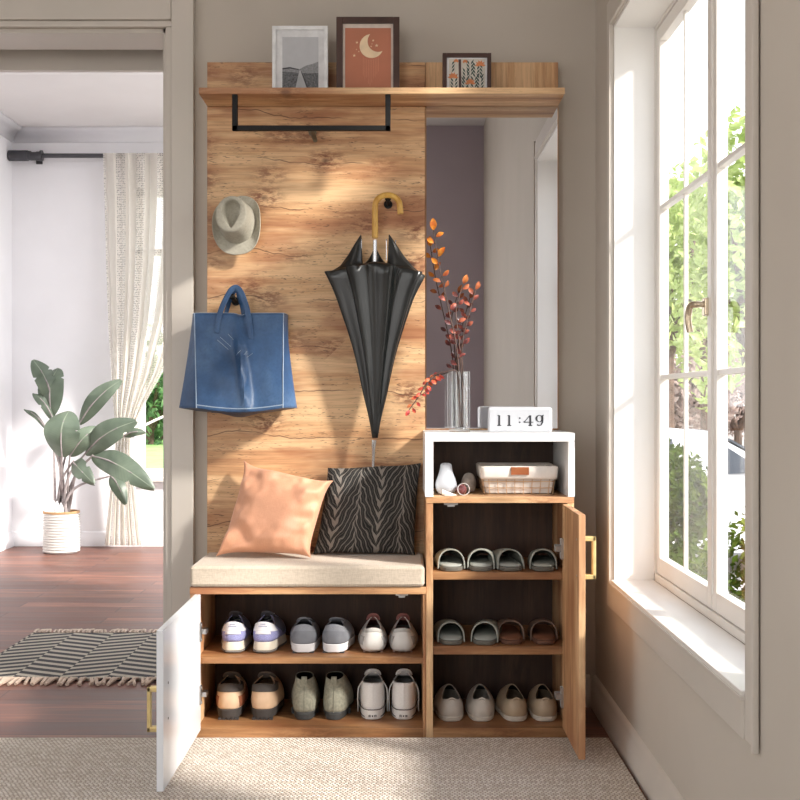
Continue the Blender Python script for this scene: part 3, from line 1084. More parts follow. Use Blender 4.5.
x0, x1, z1 = pp(442.5, 0).x, pp(491, 0).x, pp(0, 54).z
fr3 = frame_root('picture_frame', 'small dark frame with a leafy botanical print, above the mirror', x0, x1, z1, M_dfr, .012)
b = MB(); b.box(x0 + .0115, x1 - .0115, FY - .004, FY + .002, SZ + .0115, z1 - .0115); b.build('mat_board', M_paper, fr3)
P = [plain('cream_print', (206, 202, 192), .8, var=.04), plain('green_print_ink', (66, 82, 78), .8), plain('orange_print_ink', (206, 132, 88), .8), plain('brown_print_ink', (82, 66, 64), .8)]
b = MB()
flat(b, [pp(449, 59.5), pp(485, 59.5), pp(485, 93), pp(449, 93)], FY - .0046, 0)
flat(b, [pp(458.4, 59.8), pp(461, 59.8), pp(461.4, 93), pp(458.8, 93)], FY - .0050, 3)


def leafmark(x, y, l, ang, w, mi):
    d = (sin(ang), -cos(ang)); q = (d[1], -d[0])
    flat(b, [pp(x, y), pp(x + d[0] * l * .5 + q[0] * w, y + d[1] * l * .5 + q[1] * w), pp(x + d[0] * l, y + d[1] * l), pp(x + d[0] * l * .5 - q[0] * w, y + d[1] * l * .5 - q[1] * w)], FY - .0050 - .00005 * len(b.bm.faces) / 60, mi)


for sx, sy in ((451, 73), (454, 90), (466, 84), (470, 76), (476, 78), (480, 90), (474, 92), (483, 80), (465, 93)):
    for k in range(4):
        for sg in (-1, 1):
            q = (sx + sg * .5, sy - 3.6 * k)
            if 60 < q[1] - 4 and 449.5 < q[0] + sg * 3 < 484.5 and abs(q[0] + sg * 1.5 - 460) > 2.4:
                leafmark(q[0], min(q[1], 92), 6.2, sg * .55, .85, 1)
for ox, oy in ((453, 78), (465, 62.5), (480, 66), (470, 84), (456, 62)):
    for k in range(6):
        leafmark(ox, oy, 5.6 if oy > 64 else 2.6, -1.5 + k * .6, 1.3, 2)
b.build('print', P, fr3, smooth=False)

# --- items on the cubby
CT = .8392
# glass vase
mg = Mt('clear_glass', (255, 255, 255), 0.)
mg.set('Transmission Weight', 1.); mg.set('IOR', 1.45)
mg.set('Roughness', mg.mr(mg.noise(mg.obj(), 3., 1), 0, 1, 0., .02))
nz = mg.nd('ShaderNodeBsdfTransparent', {0: (.96, .97, .97, 1)})
mx = mg.nd('ShaderNodeMixShader', {0: .45, 1: mg.b.outputs[0], 2: nz.outputs[0]})
mg.l.new(mx.outputs[0], mg.out.inputs[0])
vx0, vx1, vy0, vy1 = at(449.5, 0, 3.33).x, at(470, 0, 3.33).x, 3.33, 3.375
va = thing('glass_vase', 'tall clear rectangular glass vase holding autumn twigs', 'vase', ((vx0 + vx1) / 2, 3.35, CT))
b = MB()
zt = at(0, 371, 3.33).z
b.box(vx0, vx1, vy0, vy1, CT, CT + .007, .001)
b.box(vx0, vx0 + .008, vy0, vy1, CT + .0072, zt, .001); b.box(vx1 - .006, vx1, vy0, vy1, CT + .0072, zt, .001)
b.box(vx0 + .0085, vx1 - .0065, vy0, vy0 + .005, CT + .0072, zt, .001); b.box(vx0 + .0085, vx1 - .0065, vy1 - .005, vy1, CT + .0072, zt, .001)
b.build('outer_block', mg.m, va)
b = MB()
cx_ = at(461.5, 0, 3.35).x
b.lathe([(.0145, CT + .0075), (.0165, CT + .012), (.0165, zt - .002), (.0148, zt - .002), (.0148, CT + .014), (.012, CT + .011)], (cx_, 3.3525, 0), 24)
b.build('inner_tube', mg.m, va)
# twigs
M_twig = plain('brown_twig', (92, 70, 62), .7, var=.15)
tw = thing('autumn_branch', 'twigs with orange and dark red autumn leaves in the glass vase', 'branch', (cx_, 3.3525, CT + .016))
mlf = Mt('autumn_leaf', (180, 90, 50), .45)
x, y, z = mlf.sep(mlf.obj())
hgt = mlf.mr(z, .36, .50)
nzf = mlf.noise(mlf.obj(), 55., 2)
low = mlf.math('MULTIPLY', mlf.mr(x, -.06, -.02, 1., 0.), mlf.mr(z, .20, .25, 1., 0.))
c_hi = mlf.ramp(nzf, [(.35, (214, 110, 34)), (.5, (238, 156, 46)), (.65, (206, 96, 50))])
c_md = mlf.ramp(nzf, [(.35, (92, 50, 52)), (.5, (136, 64, 56)), (.62, (180, 100, 74))])
c_lo = mlf.ramp(nzf, [(.35, (150, 44, 48)), (.5, (206, 76, 62)), (.65, (226, 140, 80))])
mlf.set('Base Color', mlf.mix(low, mlf.mix(hgt, c_md, c_hi), c_lo))
mlf.set('Subsurface Weight', 0.)
stems = [
    ([(461, 427, 0), (459.5, 395, 0), (457, 350, -.004), (447, 302, -.01), (439, 265, -.014), (433, 228, -.016)], 15),
    ([(463, 427, .004), (463, 380, .004), (462, 345, .008), (468, 318, .014), (476, 288, .016)], 12),
    ([(461.5, 427, .002), (462, 390, .004), (459, 340, .008), (456, 315, .012), (459, 298, .012), (463, 284, .014)], 7),
    ([(459, 427, -.002), (458, 385, -.004), (456, 371, -.012), (446, 371.5, -.02), (434, 375, -.022), (426, 384, -.024), (419, 396, -.024), (409, 410, -.024)], 17),
]
bs, bl = MB(), MB()
for sp, cnt in stems:
    pts = spline([at(px, py, 3.3525 + dy) for px, py, dy in sp], 6)
    bs.tube(pts, [lerp(.0025, .0013, i / (len(pts) - 1)) for i in range(len(pts))], 6)
    droop = sp[-1][0] < 420
    for k in range(cnt):
        t = lerp(.50 if droop else .34, 1., k / (cnt - 1)) if sp[1][1] > 390 or droop else lerp(.45, 1., k / (cnt - 1))
        i = min(len(pts) - 2, int(t * (len(pts) - 1)))
        p = pts[i]
        tg = (pts[i + 1] - pts[i]).normalized()
        sd = (1 if k % 2 else -1)
        d = (tg * RND.uniform(.2, .7) + Vector((sd * RND.uniform(.6, 1.), RND.uniform(-.5, .3), RND.uniform(-.1, .5) - (.5 if droop else 0)))).normalized()
        if k == cnt - 1:
            d = (tg + Vector((.1, -.2, 0))).normalized()
        big = 1.35 if (not droop and p.z > 1.25) else (1.0 if not droop else .78)
        L = RND.uniform(.017, .025) * big
        nn = Vector((RND.uniform(-.6, .6), -1, RND.uniform(-.7, .7))).normalized()
        w = d.cross(nn).normalized()
        nn = w.cross(d).normalized()
        bs.tube([p, p + d * .006], .0006, 5)
        o = p + d * .006
        rows = []
        for a in range(7):
            s = a / 6
            wd = L * .30 * sin(pi * clamp(s * .94 + .03)) ** .75
            cv = nn * (L * .16 * sin(pi * s))
            rows.append([o + d * (L * s) + w * (wd * q) + cv + nn * (abs(q) * L * .07) for q in (-1, -.5, 0, .5, 1)])
        bl.grid(rows)
bs.build('twig', M_twig, tw)
bl.build('leaves', mlf.m, tw, fix=False, ang=180)

# clock
M_clk = plain('white_clock_case', (200, 202, 207), .35, var=.006)
M_dig = plain('dark_clock_digit', (44, 46, 52), .5)
ck = thing('digital_clock', 'white block clock reading 11:49 on top of the white cubby', 'clock', (0, 0, 0))
W, Hc, D = .180, .0705, .052
b = MB(); b.box(-W / 2, W / 2, 0, D, 0, Hc, .008, 4); b.build('case', M_clk, ck)
b = MB(); b.box(-W / 2 + .006, W / 2 - .006, -.0006, .001, .006, Hc - .006, .0003); b.build('face', plain('clock_face', (188, 191, 197), .3, var=.006), ck)
b = MB()
u0 = W / 67.


def cpt(x, y):                               # photo-like clock units: x 0..67, y 0..26 from the top
    return Vector((-W / 2 + x * u0, -.0012, Hc - (y) * Hc / 25.5))


def stroke(pts, ws, closed=False):
    N = len(pts)
    rows = []
    for i in range(N):
        p, q = (pts[i - 1], pts[(i + 1) % N]) if closed else (pts[max(0, i - 1)], pts[min(N - 1, i + 1)])
        t = Vector((q[0] - p[0], q[1] - p[1])).normalized()
        nx, ny = -t.y, t.x
        rows.append([cpt(pts[i][0] + nx * ws[i], pts[i][1] + ny * ws[i]), cpt(pts[i][0] - nx * ws[i], pts[i][1] - ny * ws[i])])
    b.grid(rows, cu=closed, uv=False)


def glyph_done(nm='digit'):
    global b
    b.build(nm, M_dig, ck, fix=False, smooth=False, solid=.0006)
    b = MB()


for ox in (12.2, 22.6):
    stroke([(ox, 8.2), (ox, 18.6)], [.95, .95])
    stroke([(ox - 1.9, 8.6), (ox, 8.2)], [.25, .5])
    stroke([(ox - 2.1, 18.7), (ox, 18.2), (ox + 2.1, 18.7)], [.35, .7, .35])
    glyph_done()
for dy in (11, 15.2):
    stroke([(32.8, dy), (34.2, dy)], [.7, .7])
    glyph_done('colon_dot')
stroke([(44.4, 8.2), (44.4, 18.6)], [1.05, 1.05])
stroke([(44.0, 8.2), (38.2, 14.9)], [.35, .35])
stroke([(37.8, 15.1), (47.6, 15.1)], [.45, .35])
stroke([(42.4, 18.7), (44.4, 18.3), (46.6, 18.7)], [.35, .6, .35])
stroke([(37.8, 14.2), (38.2, 15.4)], [.5, .5])
glyph_done()
cx9, cy9 = 53.8, 11.4
stroke([(cx9 + 3.0 * cos(2 * pi * k / 24), cy9 + 3.3 * sin(2 * pi * k / 24)) for k in range(24)], [.3 + .7 * abs(cos(2 * pi * k / 24)) ** 2 for k in range(24)], True)
stroke([(57.0, 8.0), (57.1, 11.5), (57.0, 15.), (55.6, 17.8), (53.4, 18.5), (51.6, 17.6)], [.8, .95, .9, .6, .5, .8])
stroke([(56.6, 8.6), (58.4, 7.9)], [.3, .4])
glyph_done()
ck.location = (at(519.5, 0, 3.285).x, 3.278, CT)
ck.rotation_euler = (0, 0, math.radians(-7))

# ornaments inside the cubby
ZB = .6637
M_porc = plain('white_porcelain', (182, 187, 195), .18, var=.01)
p = at(446, 494, 3.30)
b = MB()
b.lathe([(.017, ZB), (.024, ZB + .004), (.0305, ZB + .018), (.031, ZB + .030), (.026, ZB + .046), (.019, ZB + .064), (.0165, ZB + .078), (.0165, ZB + .084), (.012, ZB + .0885), (.004, ZB + .0895)], (p.x, 3.30, 0), 32)
o = b.build('porcelain_vase', M_porc, loc=(p.x, 3.30, ZB), sub=1)
tag(o, 'small white pear shaped porcelain vase beside the wire basket', 'vase')
p = at(468.8, 492, 3.375)
b = MB(); b.lathe([(.012, ZB), (.018, ZB + .006), (.0225, ZB + .022), (.0205, ZB + .040), (.013, ZB + .053), (.004, ZB + .0565)], (p.x, 3.375, 0), 24)
o = b.build('stone_egg', plain('grey_stone', (172, 164, 158), .7, var=.12, scale=60.), loc=(p.x, 3.375, ZB), sub=1)
tag(o, 'grey egg shaped stone behind the porcelain vase', 'ornament')
p = at(461.8, 490, 3.272)
gl = thing('glass_bauble', 'wine coloured glass ball with a clear ring, in the cubby', 'ornament', (p.x, 3.272, ZB))
b = MB(); b.ball((p.x - .001, 3.276, ZB + .0155), .0155, 20, 14); b.build('ball', plain('wine_glass_ball', (118, 72, 74), .1, .2), gl)
b = MB(); b.tube([(p.x + .004 + .0165 * cos(2 * pi * k / 20), 3.2555, ZB + .0178 + .0165 * sin(2 * pi * k / 20)) for k in range(20)], .0011, 8, closed=True)
b.build('ring', plain('clear_ring', (226, 222, 222), .1, .3), gl)
p = at(449, 494, 3.27)
b = MB()
rows = []
for i in range(15):
    s = i / 14
    a = s * 2.6 * 2 * pi
    r = .0075 * (1 - s) + .0012
    c0 = Vector((p.x - .020 + .040 * s, 3.250, ZB + .0080))
    rows.append([c0 + Vector((0, r * cos(2 * pi * k / 12), r * sin(2 * pi * k / 12) * (1 + .1 * sin(a)) - (.0080 - r * 1.1) * .95)) for k in range(12)])
V = b.grid(rows, cv=True, uv=False); b.cap(V[0]); b.cap(V[-1])
b.box(p.x - .014, p.x + .012, 3.243, 3.252, ZB, ZB + .004, .0015)
o = b.build('sea_shell', plain('pale_shell', (214, 206, 198), .5, var=.12, scale=90.), loc=(p.x, 3.25, ZB))
tag(o, 'pale spiral shell lying in front of the porcelain vase', 'shell')

# basket
bx0, bx1 = at(480.5, 0, 3.27).x, at(558.5, 0, 3.27).x
bk = thing('wire_basket', 'gold wire basket with white cloth liner and leather tab', 'basket', ((bx0 + bx1) / 2, 3.36, ZB))
M_wire = plain('pale_gold_wire', (204, 172, 138), .35, .8, var=.05)
BYF, BYB = 3.275, 3.47
zw0, zw1 = ZB + .0018, ZB + .0745
ins = .009


def loop(z, e):
    k = 1 - (z - zw0) / (zw1 - zw0)
    i = ins * k + e
    x0, x1, y0, y1, r = bx0 + .004 + i, bx1 - .004 - i, BYF + i, BYB - i, .012
    out = []
    for cx, cy, a0 in ((x0 + r, y0 + r, 180), (x1 - r, y0 + r, 270), (x1 - r, y1 - r, 0), (x0 + r, y1 - r, 90)):
        for q in range(5):
            a = math.radians(a0 + q * 22.5)
            out.append(Vector((cx + r * cos(a), cy + r * sin(a), z)))
    return out


b = MB()
for z in (zw0, zw0 + .018, zw0 + .036, zw1):
    b.tube(loop(z, 0), .0013, 6, closed=True)
for q in range(8):
    s = (q + .5) / 8
    for y0, sg in ((BYF, 1), (BYB, -1)):
        b.tube([(lerp(bx0 + .012, bx1 - .012, lerp(s, .5, .04)), y0 + sg * ins, zw0), (lerp(bx0 + .008, bx1 - .008, s), y0, zw1)], .0012, 6)
for q in range(6):
    y = lerp(BYF + .02, BYB - .02, q / 5)
    b.tube([(bx0 + .004 + ins, y, zw0), (bx0 + .004, y, zw1)], .0012, 6)
    b.tube([(bx1 - .004 - ins, y, zw0), (bx1 - .004, y, zw1)], .0012, 6)
for q in range(7):
    x = lerp(bx0 + .025, bx1 - .025, q / 6)
    b.tube([(x, BYF + ins, zw0), (x, BYB - ins, zw0)], .0012, 6)
b.build('wire_frame', M_wire, bk)
M_lin = plain('white_cotton_liner', (218, 210, 202), .9, var=.03, scale=50., bump=.2)
b = MB()
rows = []
for z, e in ((zw0 + .003, .02), (zw0 + .004, .004), (zw0 + .03, .004), (zw1 - .01, .003), (zw1 + .004, .003), (zw1 + .006, -.001), (zw1 + .003, -.0045), (zw1 - .022, -.0045), (zw1 - .030, -.0045)):
    lp = loop(min(z, zw1), e)
    rows.append([Vector((q.x, q.y, z)) + Vector((mnoise.noise(q * 40 + Vector((0, 0, z * 60))), mnoise.noise(q * 40 + Vector((7, 0, z * 60))), 0)) * (.003 if e > 0 else .0006) for q in lp])
V = b.grid(rows, cv=True, uv=False); b.cap(V[0])
b.build('cloth_liner', M_lin, bk, solid=.0015, ang=60)
b = MB(); q0, q1 = at(511, 467.5, 3.268), at(529, 474.5, 3.268)
b.box(q0.x, q1.x, BYF - .0075, BYF - .0055, q1.z - .001, q0.z + .001, .0006)
b.build('leather_tab', plain('tan_leather_tab', (150, 84, 42), .6, var=.08), bk)
# ------------------------------------------------------------------ shoes (built toe +Y, heel at the origin, resting on z = 0)
NS = 40


def outline(L, W, heel=.80, blunt=.62, bend=.05, grow=0.):
    """Closed footprint, index 0 at the back of the heel, going round over +x first."""
    pts = []
    for i in range(NS):
        a = 2 * pi * i / NS
        c = .5 - .5 * cos(a)
        y = L * c
        sg = 1 if sin(a) >= 0 else -1
        w = W / 2 * abs(sin(a)) ** blunt
        k = lerp(heel, 1., sstep(c, .30, .68)) * (1 - .05 * math.exp(-((c - .42) / .12) ** 2))
        x = sg * w * k + bend * W * sin(pi * c) ** 2 * sstep(c, .3, 1.)
        pts.append(Vector((x + (grow * sin(a)), y - grow * cos(a), 0)))
    return pts


def opening(ow, y0, y1, zb, zs, zt, pow_=.8):
    out = []
    for i in range(NS):
        a = 2 * pi * i / NS
        c = .5 - .5 * cos(a)
        sg = 1 if sin(a) >= 0 else -1
        z = zb * (1 - c) ** 2 + 2 * (2 * zs - .5 * (zb + zt)) * .5 * c * (1 - c) * 2 * .5 + zt * c * c
        z = zb * (1 - c) * (1 - 2 * c) + zs * 4 * c * (1 - c) + zt * c * (2 * c - 1)
        out.append(Vector((sg * ow * abs(sin(a)) ** pow_ * (1 - .35 * c ** 2), lerp(y0, y1, c), z)))
    return out


def upper_rows(F, O, zs, bulge, toeh, L, m=10, heelb=.004):
    rows = []
    for j in range(m + 1):
        t = j / m
        row = []
        for i in range(NS):
            a = 2 * pi * i / NS
            c = .5 - .5 * cos(a)
            f = F[i] + Vector((0, 0, zs))
            o = O[i]
            h = o.z - zs
            out = Vector((sin(a), -cos(a), 0))
            w = sstep(c, .5, .95)
            p1 = f + out * lerp(bulge, .004, w) + Vector((0, 0, lerp(h * .42, toeh, w)))
            p2s = o + out * lerp(heelb, .008, c) + Vector((0, 0, -.38 * h))
            p2t = o + Vector((0, .48 * (L - o.y), -.22 * max(0., h - toeh)))
            p2 = p2s.lerp(p2t, w)
            row.append(bez(f, p1, p2, o, t))
        rows.append(row)
    return rows


def sole_mesh(F, z0, z1, g0=0., g1=0.):
    """Slab under the outline F; g0/g1 flare out at bottom/top."""
    b = MB()
    cen = sum((p for p in F), Vector()) / NS

    def ring(z, g):
        r = []
        for i, p in enumerate(F):
            a = 2 * pi * i / NS
            r.append(Vector((p.x + g * sin(a), p.y - g * cos(a), z)))
        return r
    e = min(.0022, (z1 - z0) * .3)
    rows = [ring(z0, g0 - .003), ring(z0 + e, g0), ring(z1 - e, g1), ring(z1, g1 - .002)]
    V = b.grid(rows, cv=True, uv=False)
    b.cap(list(reversed(V[0]))); b.cap(V[-1])
    return b


def sub_rows(rows, i0, i1, j0, j1, push=.0012):
    """Overlay patch: outline indices i0..i1 (may be negative), levels j0..j1 (floats) pushed outwards."""
    P = []
    m = len(rows) - 1
    steps = max(2, int((j1 - j0) * 2) + 1)
    for s in range(steps + 1):
        t = lerp(j0, j1, s / steps)
        k = min(m - 1, int(t)); f = t - k
        r = []
        for i in range(i0, i1 + 1):
            a = 2 * pi * i / NS
            p = rows[k][i % NS].lerp(rows[k + 1][i % NS], f)
            r.append(p + Vector((sin(a), -cos(a), .15)).normalized() * push)
        P.append(r)
    return P


def inner(rows, j0, d=.0025):
    P = []
    for j in range(j0, len(rows)):
        r = []
        for i, p in enumerate(rows[j]):
            a = 2 * pi * i / NS
            c = .5 - .5 * cos(a)
            w = sstep(c, .55, .95)
            out = Vector((sin(a), -cos(a), 0)).lerp(Vector((0, .3, 1)), w)
            if out.length > 1e-4:
                out.normalize()
            r.append(p - out * d + Vector((0, 0, .0004 if j == len(rows) - 1 else 0)))
        P.append(r)
    return P


def shoe(name, label, cat, group, L, W, H, sole, up, lining, opt):
    """opt: hb,hs,ht heights of the opening, y1 throat position, ow half width, zs sole height, bulge, toeh ..."""
    r = thing(name, label, cat, (0, 0, 0), group)
    zs = opt['zs']
    F = outline(L, W, opt.get('heel', .84), opt.get('blunt', .6))
    O = opening(opt['ow'], opt.get('y0', .010), opt['y1'], opt['hb'], opt['hs'], opt['ht'])
    rows = upper_rows([p * .97 + Vector((0, .003, 0)) for p in F], O, zs - .002, opt.get('bulge', .006), opt.get('toeh', .05), L * .97, heelb=opt.get('heelb', .004))
    b = MB(); b.grid(rows, cv=True, uv=False)
    b.build('upper', up, r, solid=.0018, ang=75)
    b = MB()
    V = b.grid(inner(rows, 4), cv=True, uv=False)
    b.build('lining', lining, r, ang=180)
    b = MB()
    k = rows[2]
    ins = [Vector((p.x * .9, lerp(p.y, L * .5, .06), zs + .004)) for p in k]
    b.face([b.bm.verts.new(p) for p in ins])
    b.build('insole', opt.get('insole', lining), r)
    if sole is not None:
        sole_mesh(F, opt.get('z0', 0.), zs, opt.get('g0', .001), opt.get('g1', .001)).build('sole', sole, r)
    return r, F, rows


def patch(r, rows, name, m, i0, i1, j0, j1, push=.0016):
    b = MB(); b.grid(sub_rows(rows, i0, i1, j0, j1, push), uv=False)
    return b.build(name, m, r, solid=.0012, ang=80)


def throat_tongue(r, rows, m, up, back, w, name='tongue'):
    """Padded tongue rising out of the throat."""
    o = rows[-1][NS // 2]
    b = MB()
    P = []
    for i in range(6):
        t = i / 5
        P.append([Vector((w * (1 - .15 * t - .25 * t ** 4) * q, o.y + .012 - back * t + .004 * q * q, o.z - .012 + (up + .012) * t - .004 * q * q * t)) for q in (-1, -.6, -.2, .2, .6, 1)])
    b.grid(P, uv=False)
    return b.build(name, m, r, solid=.005, sub=1, ang=180)


def laces(r, rows, m, y0, y1, n, w):
    b = MB()
    for k in range(n):
        t = k / max(1, n - 1)
        o = rows[-1][NS // 2]
        y, z = lerp(o.y + .004, o.y + y1, t), lerp(o.z + .002, o.z - y0, t)
        b.tube([(-w, y, z - .003), (0, y, z + .003), (w, y, z - .003)], .0022, 6)
    return b.build('laces', m, r)


def put(o, px, Y, z, rot=0., mirror=False):
    o.location = (at(px, 0, Y).x, Y, z)
    o.rotation_euler = (0, 0, math.radians(rot))
    if mirror:
        o.scale = (-1, 1, 1)


def second(o, label):
    c = copy_tree(o)
    c['label'] = label
    return c


g_low, g_tall = 'shoes in the low cabinet', 'shoes in the tall cabinet'
Z1, Z0, T2, T1, T0 = .2202, .0277, .4552, .2512, .0277

# 1 lavender sneakers
lav = plain('lavender_mesh', (140, 142, 186), .8, var=.12, scale=500., bump=.2)
wht = plain('white_leather', (216, 216, 220), .5, var=.02)
crm = plain('cream_midsole', (206, 198, 182), .6, var=.04)
dgr = plain('dark_grey_lining', (74, 72, 76), .9, var=.1)
r, F, rows = shoe('sneaker', 'white and lavender running sneaker nearest the white door', 'shoe', g_low, .205, .088, .1, None, lav, dgr,
                  dict(zs=.034, hb=.088, hs=.076, ht=.096, y1=.085, ow=.027, bulge=.006, toeh=.035))
sole_mesh([p * .99 for p in F], .007, .034, .002, -.002).build('midsole', crm, r)
sole_mesh(F, 0, .0068, .0, .003).build('outsole', plain('grey_rubber', (120, 116, 112), .8), r)
patch(r, rows, 'heel_tab', wht, -8, 8, 5.2, 9.95)
patch(r, rows, 'heel_tab', wht, -3, 3, 3.6, 5.2)
patch(r, rows, 'eyestay', plain('slate_overlay', (92, 94, 112), .7), 10, 16, 2., 9.6, .001)
patch(r, rows, 'eyestay', plain('slate_overlay', (92, 94, 112), .7), 24, 30, 2., 9.6, .001)
throat_tongue(r, rows, dgr, .012, .03, .022)
laces(r, rows, wht, .03, .06, 4, .018)
b = MB()                                              # two rows of small dark marks on the heel tab
for zz, n_, w_ in ((.0815, 4, .0020), (.0755, 7, .0020)):
    for k in range(n_):
        x = (k - (n_ - 1) / 2) * .0036
        t = clamp((zz - .034) / (.086 - .034)) * 9.6
        q = sub_rows(rows, 0, 1, t, t + .2, .0032)[0][0]
        b.box(x - w_ / 2, x + w_ / 2, q.y - .0006 - .0, q.y + .0010 + x * x * 9, q.z - .0008, q.z + .0012)
b.build('heel_lettering', plain('lavender_print', (120, 124, 168), .7), r)
o2 = second(r, 'white and lavender running sneaker, the one beside the grey slip-ons')
put(r, 232.5, 3.275, Z1, 2, True); put(o2, 262.5, 3.275, Z1, -3.5)

# 2 grey slip-on trainers
gry = plain('grey_knit', (128, 131, 138), .85, var=.06, scale=500., bump=.2)
wsol = plain('white_foam_sole', (222, 222, 224), .55, var=.02)
r, F, rows = shoe('slip_on_shoe', 'grey knit slip-on shoe with white sole beside the lavender sneakers', 'shoe', g_low, .205, .090, .09, None, gry,
                  plain('mid_grey_lining', (104, 106, 112), .9),
                  dict(zs=.026, hb=.080, hs=.070, ht=.084, y1=.080, ow=.028, bulge=.006, toeh=.035, heel=.88))
sole_mesh(F, .002, .026, .000, .001).build('sole', wsol, r)
b = MB(); b.box(-.030, -.005, .006, .08, 0, .004, .001); b.box(.005, .030, .006, .08, 0, .004, .001); b.box(-.034, .036, .09, .17, 0, .004, .001)
b.build('outsole', plain('charcoal_rubber', (66, 66, 70), .8), r)
patch(r, rows, 'heel_panel', plain('grey_heel_panel', (114, 117, 124), .8), -8, 8, .4, 7., .0012)
throat_tongue(r, rows, gry, .006, .03, .026)
o2 = second(r, 'grey knit slip-on shoe with white sole beside the pale golf shoes')
put(r, 303, 3.275, Z1, 1, True); put(o2, 333, 3.275, Z1, -4.5)

# 3 pale shoes with pink lining
pnk = plain('dusty_pink_lining', (140, 92, 88), .9, var=.08)
pal = plain('pale_leather', (208, 206, 202), .55, var=.02)
r, F, rows = shoe('golf_shoe', 'pale shoe with pink lining beside the grey slip-ons', 'shoe', g_low, .205, .084, .1, None, pal, pnk,
                  dict(zs=.008, hb=.070, hs=.064, ht=.088, y1=.080, ow=.024, bulge=.012, toeh=.04, heel=.9, heelb=.006))
sole_mesh([Vector((p.x * .82, lerp(p.y, .13, .06), 0)) for p in F], .003, .010, 0, .003).build('sole', plain('blush_rubber', (178, 150, 142), .7), r)
for x, y in ((-.024, .022), (-.008, .020), (.008, .020), (.024, .022), (-.02, .14), (.02, .14)):
    b = MB(); b.lathe([(.003, 0), (.0045, .004)], (x, y, 0), 8); b.build('spike', plain('blush_rubber', (178, 150, 142), .7), r)
grp_ = plain('grey_side_patch', (160, 158, 156), .7)
patch(r, rows, 'heel_patch', grp_, 4, 8, 2.2, 6.6); patch(r, rows, 'heel_patch', grp_, -8, -4, 2.2, 6.6)
patch(r, rows, 'collar_band', plain('grey_collar', (176, 174, 170), .8), -9, 9, 8.4, 9.95)
throat_tongue(r, rows, pnk, .012, .020, .021)
o2 = second(r, 'pale shoe with pink lining nearest the cabinet divider')
put(r, 373, 3.275, Z1, 1, True); put(o2, 402.5, 3.275, Z1, -1)

# 4 tan walking shoes with dark collar
tan = plain('tan_leather', (206, 176, 146), .55, var=.04)
rst = plain('rust_leather', (136, 82, 56), .6, var=.06)
chc = plain('charcoal_padding', (74, 70, 68), .9, var=.08)
lug = plain('dark_lug_rubber', (62, 58, 56), .8)
def walking(label, side):
    r, F, rows = shoe('walking_shoe', label, 'shoe', g_low, .215, .090, .12, None, tan, plain('taupe_lining', (96, 86, 78), .9),
                      dict(zs=.030, hb=.101, hs=.094, ht=.108, y1=.088, ow=.031, bulge=.007, toeh=.05, heel=.9, heelb=.002))
    sole_mesh(F, .005, .031, -.001, .001).build('sole', lug, r)
    b = MB()
    for k in range(5):
        x = -.024 + k * .012
        b.box(x - .005, x + .005, .004, .02, 0, .006, .001); b.box(x - .005, x + .005, .16, .19, 0, .006, .001)
    for k in range(7):
        y = .03 + k * .020
        b.box(-.027, -.020, y, y + .011, 0, .006, .001); b.box(.020, .027, y, y + .011, 0, .006, .001)
    b.build('tread', lug, r)
    patch(r, rows, 'collar', chc, -13, 13, 7.0, 9.97, .003)
    if side:
        for i0, i1 in ((4, 13), (-13, -4)):
            patch(r, rows, 'side_panel', rst, i0, i1, .6, 5.0)
    throat_tongue(r, rows, plain('taupe_lining', (96, 86, 78), .9), .014, .03, .028)
    return r
r = walking('tan walking shoe with rust side panels, below the lavender sneakers', True)
put(r, 228, 3.295, Z0, 1.5, True)
r = walking('plain tan walking shoe with dark collar beside the grey-green boots', False)
put(r, 262, 3.295, Z0, -1.5)

# 5 grey-green suede ankle boots
sue = plain('grey_green_suede', (142, 141, 126), .95, var=.1, scale=120., bump=.2)
blk = plain('black_lining', (24, 23, 23), .9)
r, F, rows = shoe('ankle_boot', 'grey-green suede ankle boot beside the tan walking shoes', 'boot', g_low, .21, .086, .14, None, sue, blk,
                  dict(zs=.022, hb=.112, hs=.120, ht=.121, y0=.010, y1=.072, ow=.027, bulge=.007, toeh=.045, heel=.86, heelb=-.002))
sole_mesh([Vector((p.x * .92, min(p.y, .075), 0)) for p in F], 0, .019, 0, .001).build('heel', plain('charcoal_heel', (60, 62, 62), .6), r)
sole_mesh(F, .016, .0235, .0, .0).build('sole', plain('charcoal_heel', (60, 62, 62), .6), r)
b = MB(); b.tube([q[0] + Vector((0, -.0012, 0)) for q in rows], .0012, 6); b.tube([q + Vector((0, -.0006, 0)) for q in [rows[7][i % NS] for i in range(-9, 10)]], .0008, 6)
b.build('seam', plain('suede_seam', (124, 123, 110), .9), r)
b = MB(); t_ = rows[-1][0]; b.box(-.008, .008, t_.y - .003, t_.y + .0035, t_.z - .016, t_.z + .009, .001); b.build('pull_tab', sue, r)
o2 = second(r, 'grey-green suede ankle boot beside the white high-tops')
put(r, 304, 3.295, Z0, 1.5, True); put(o2, 333.5, 3.295, Z0, -3.5)

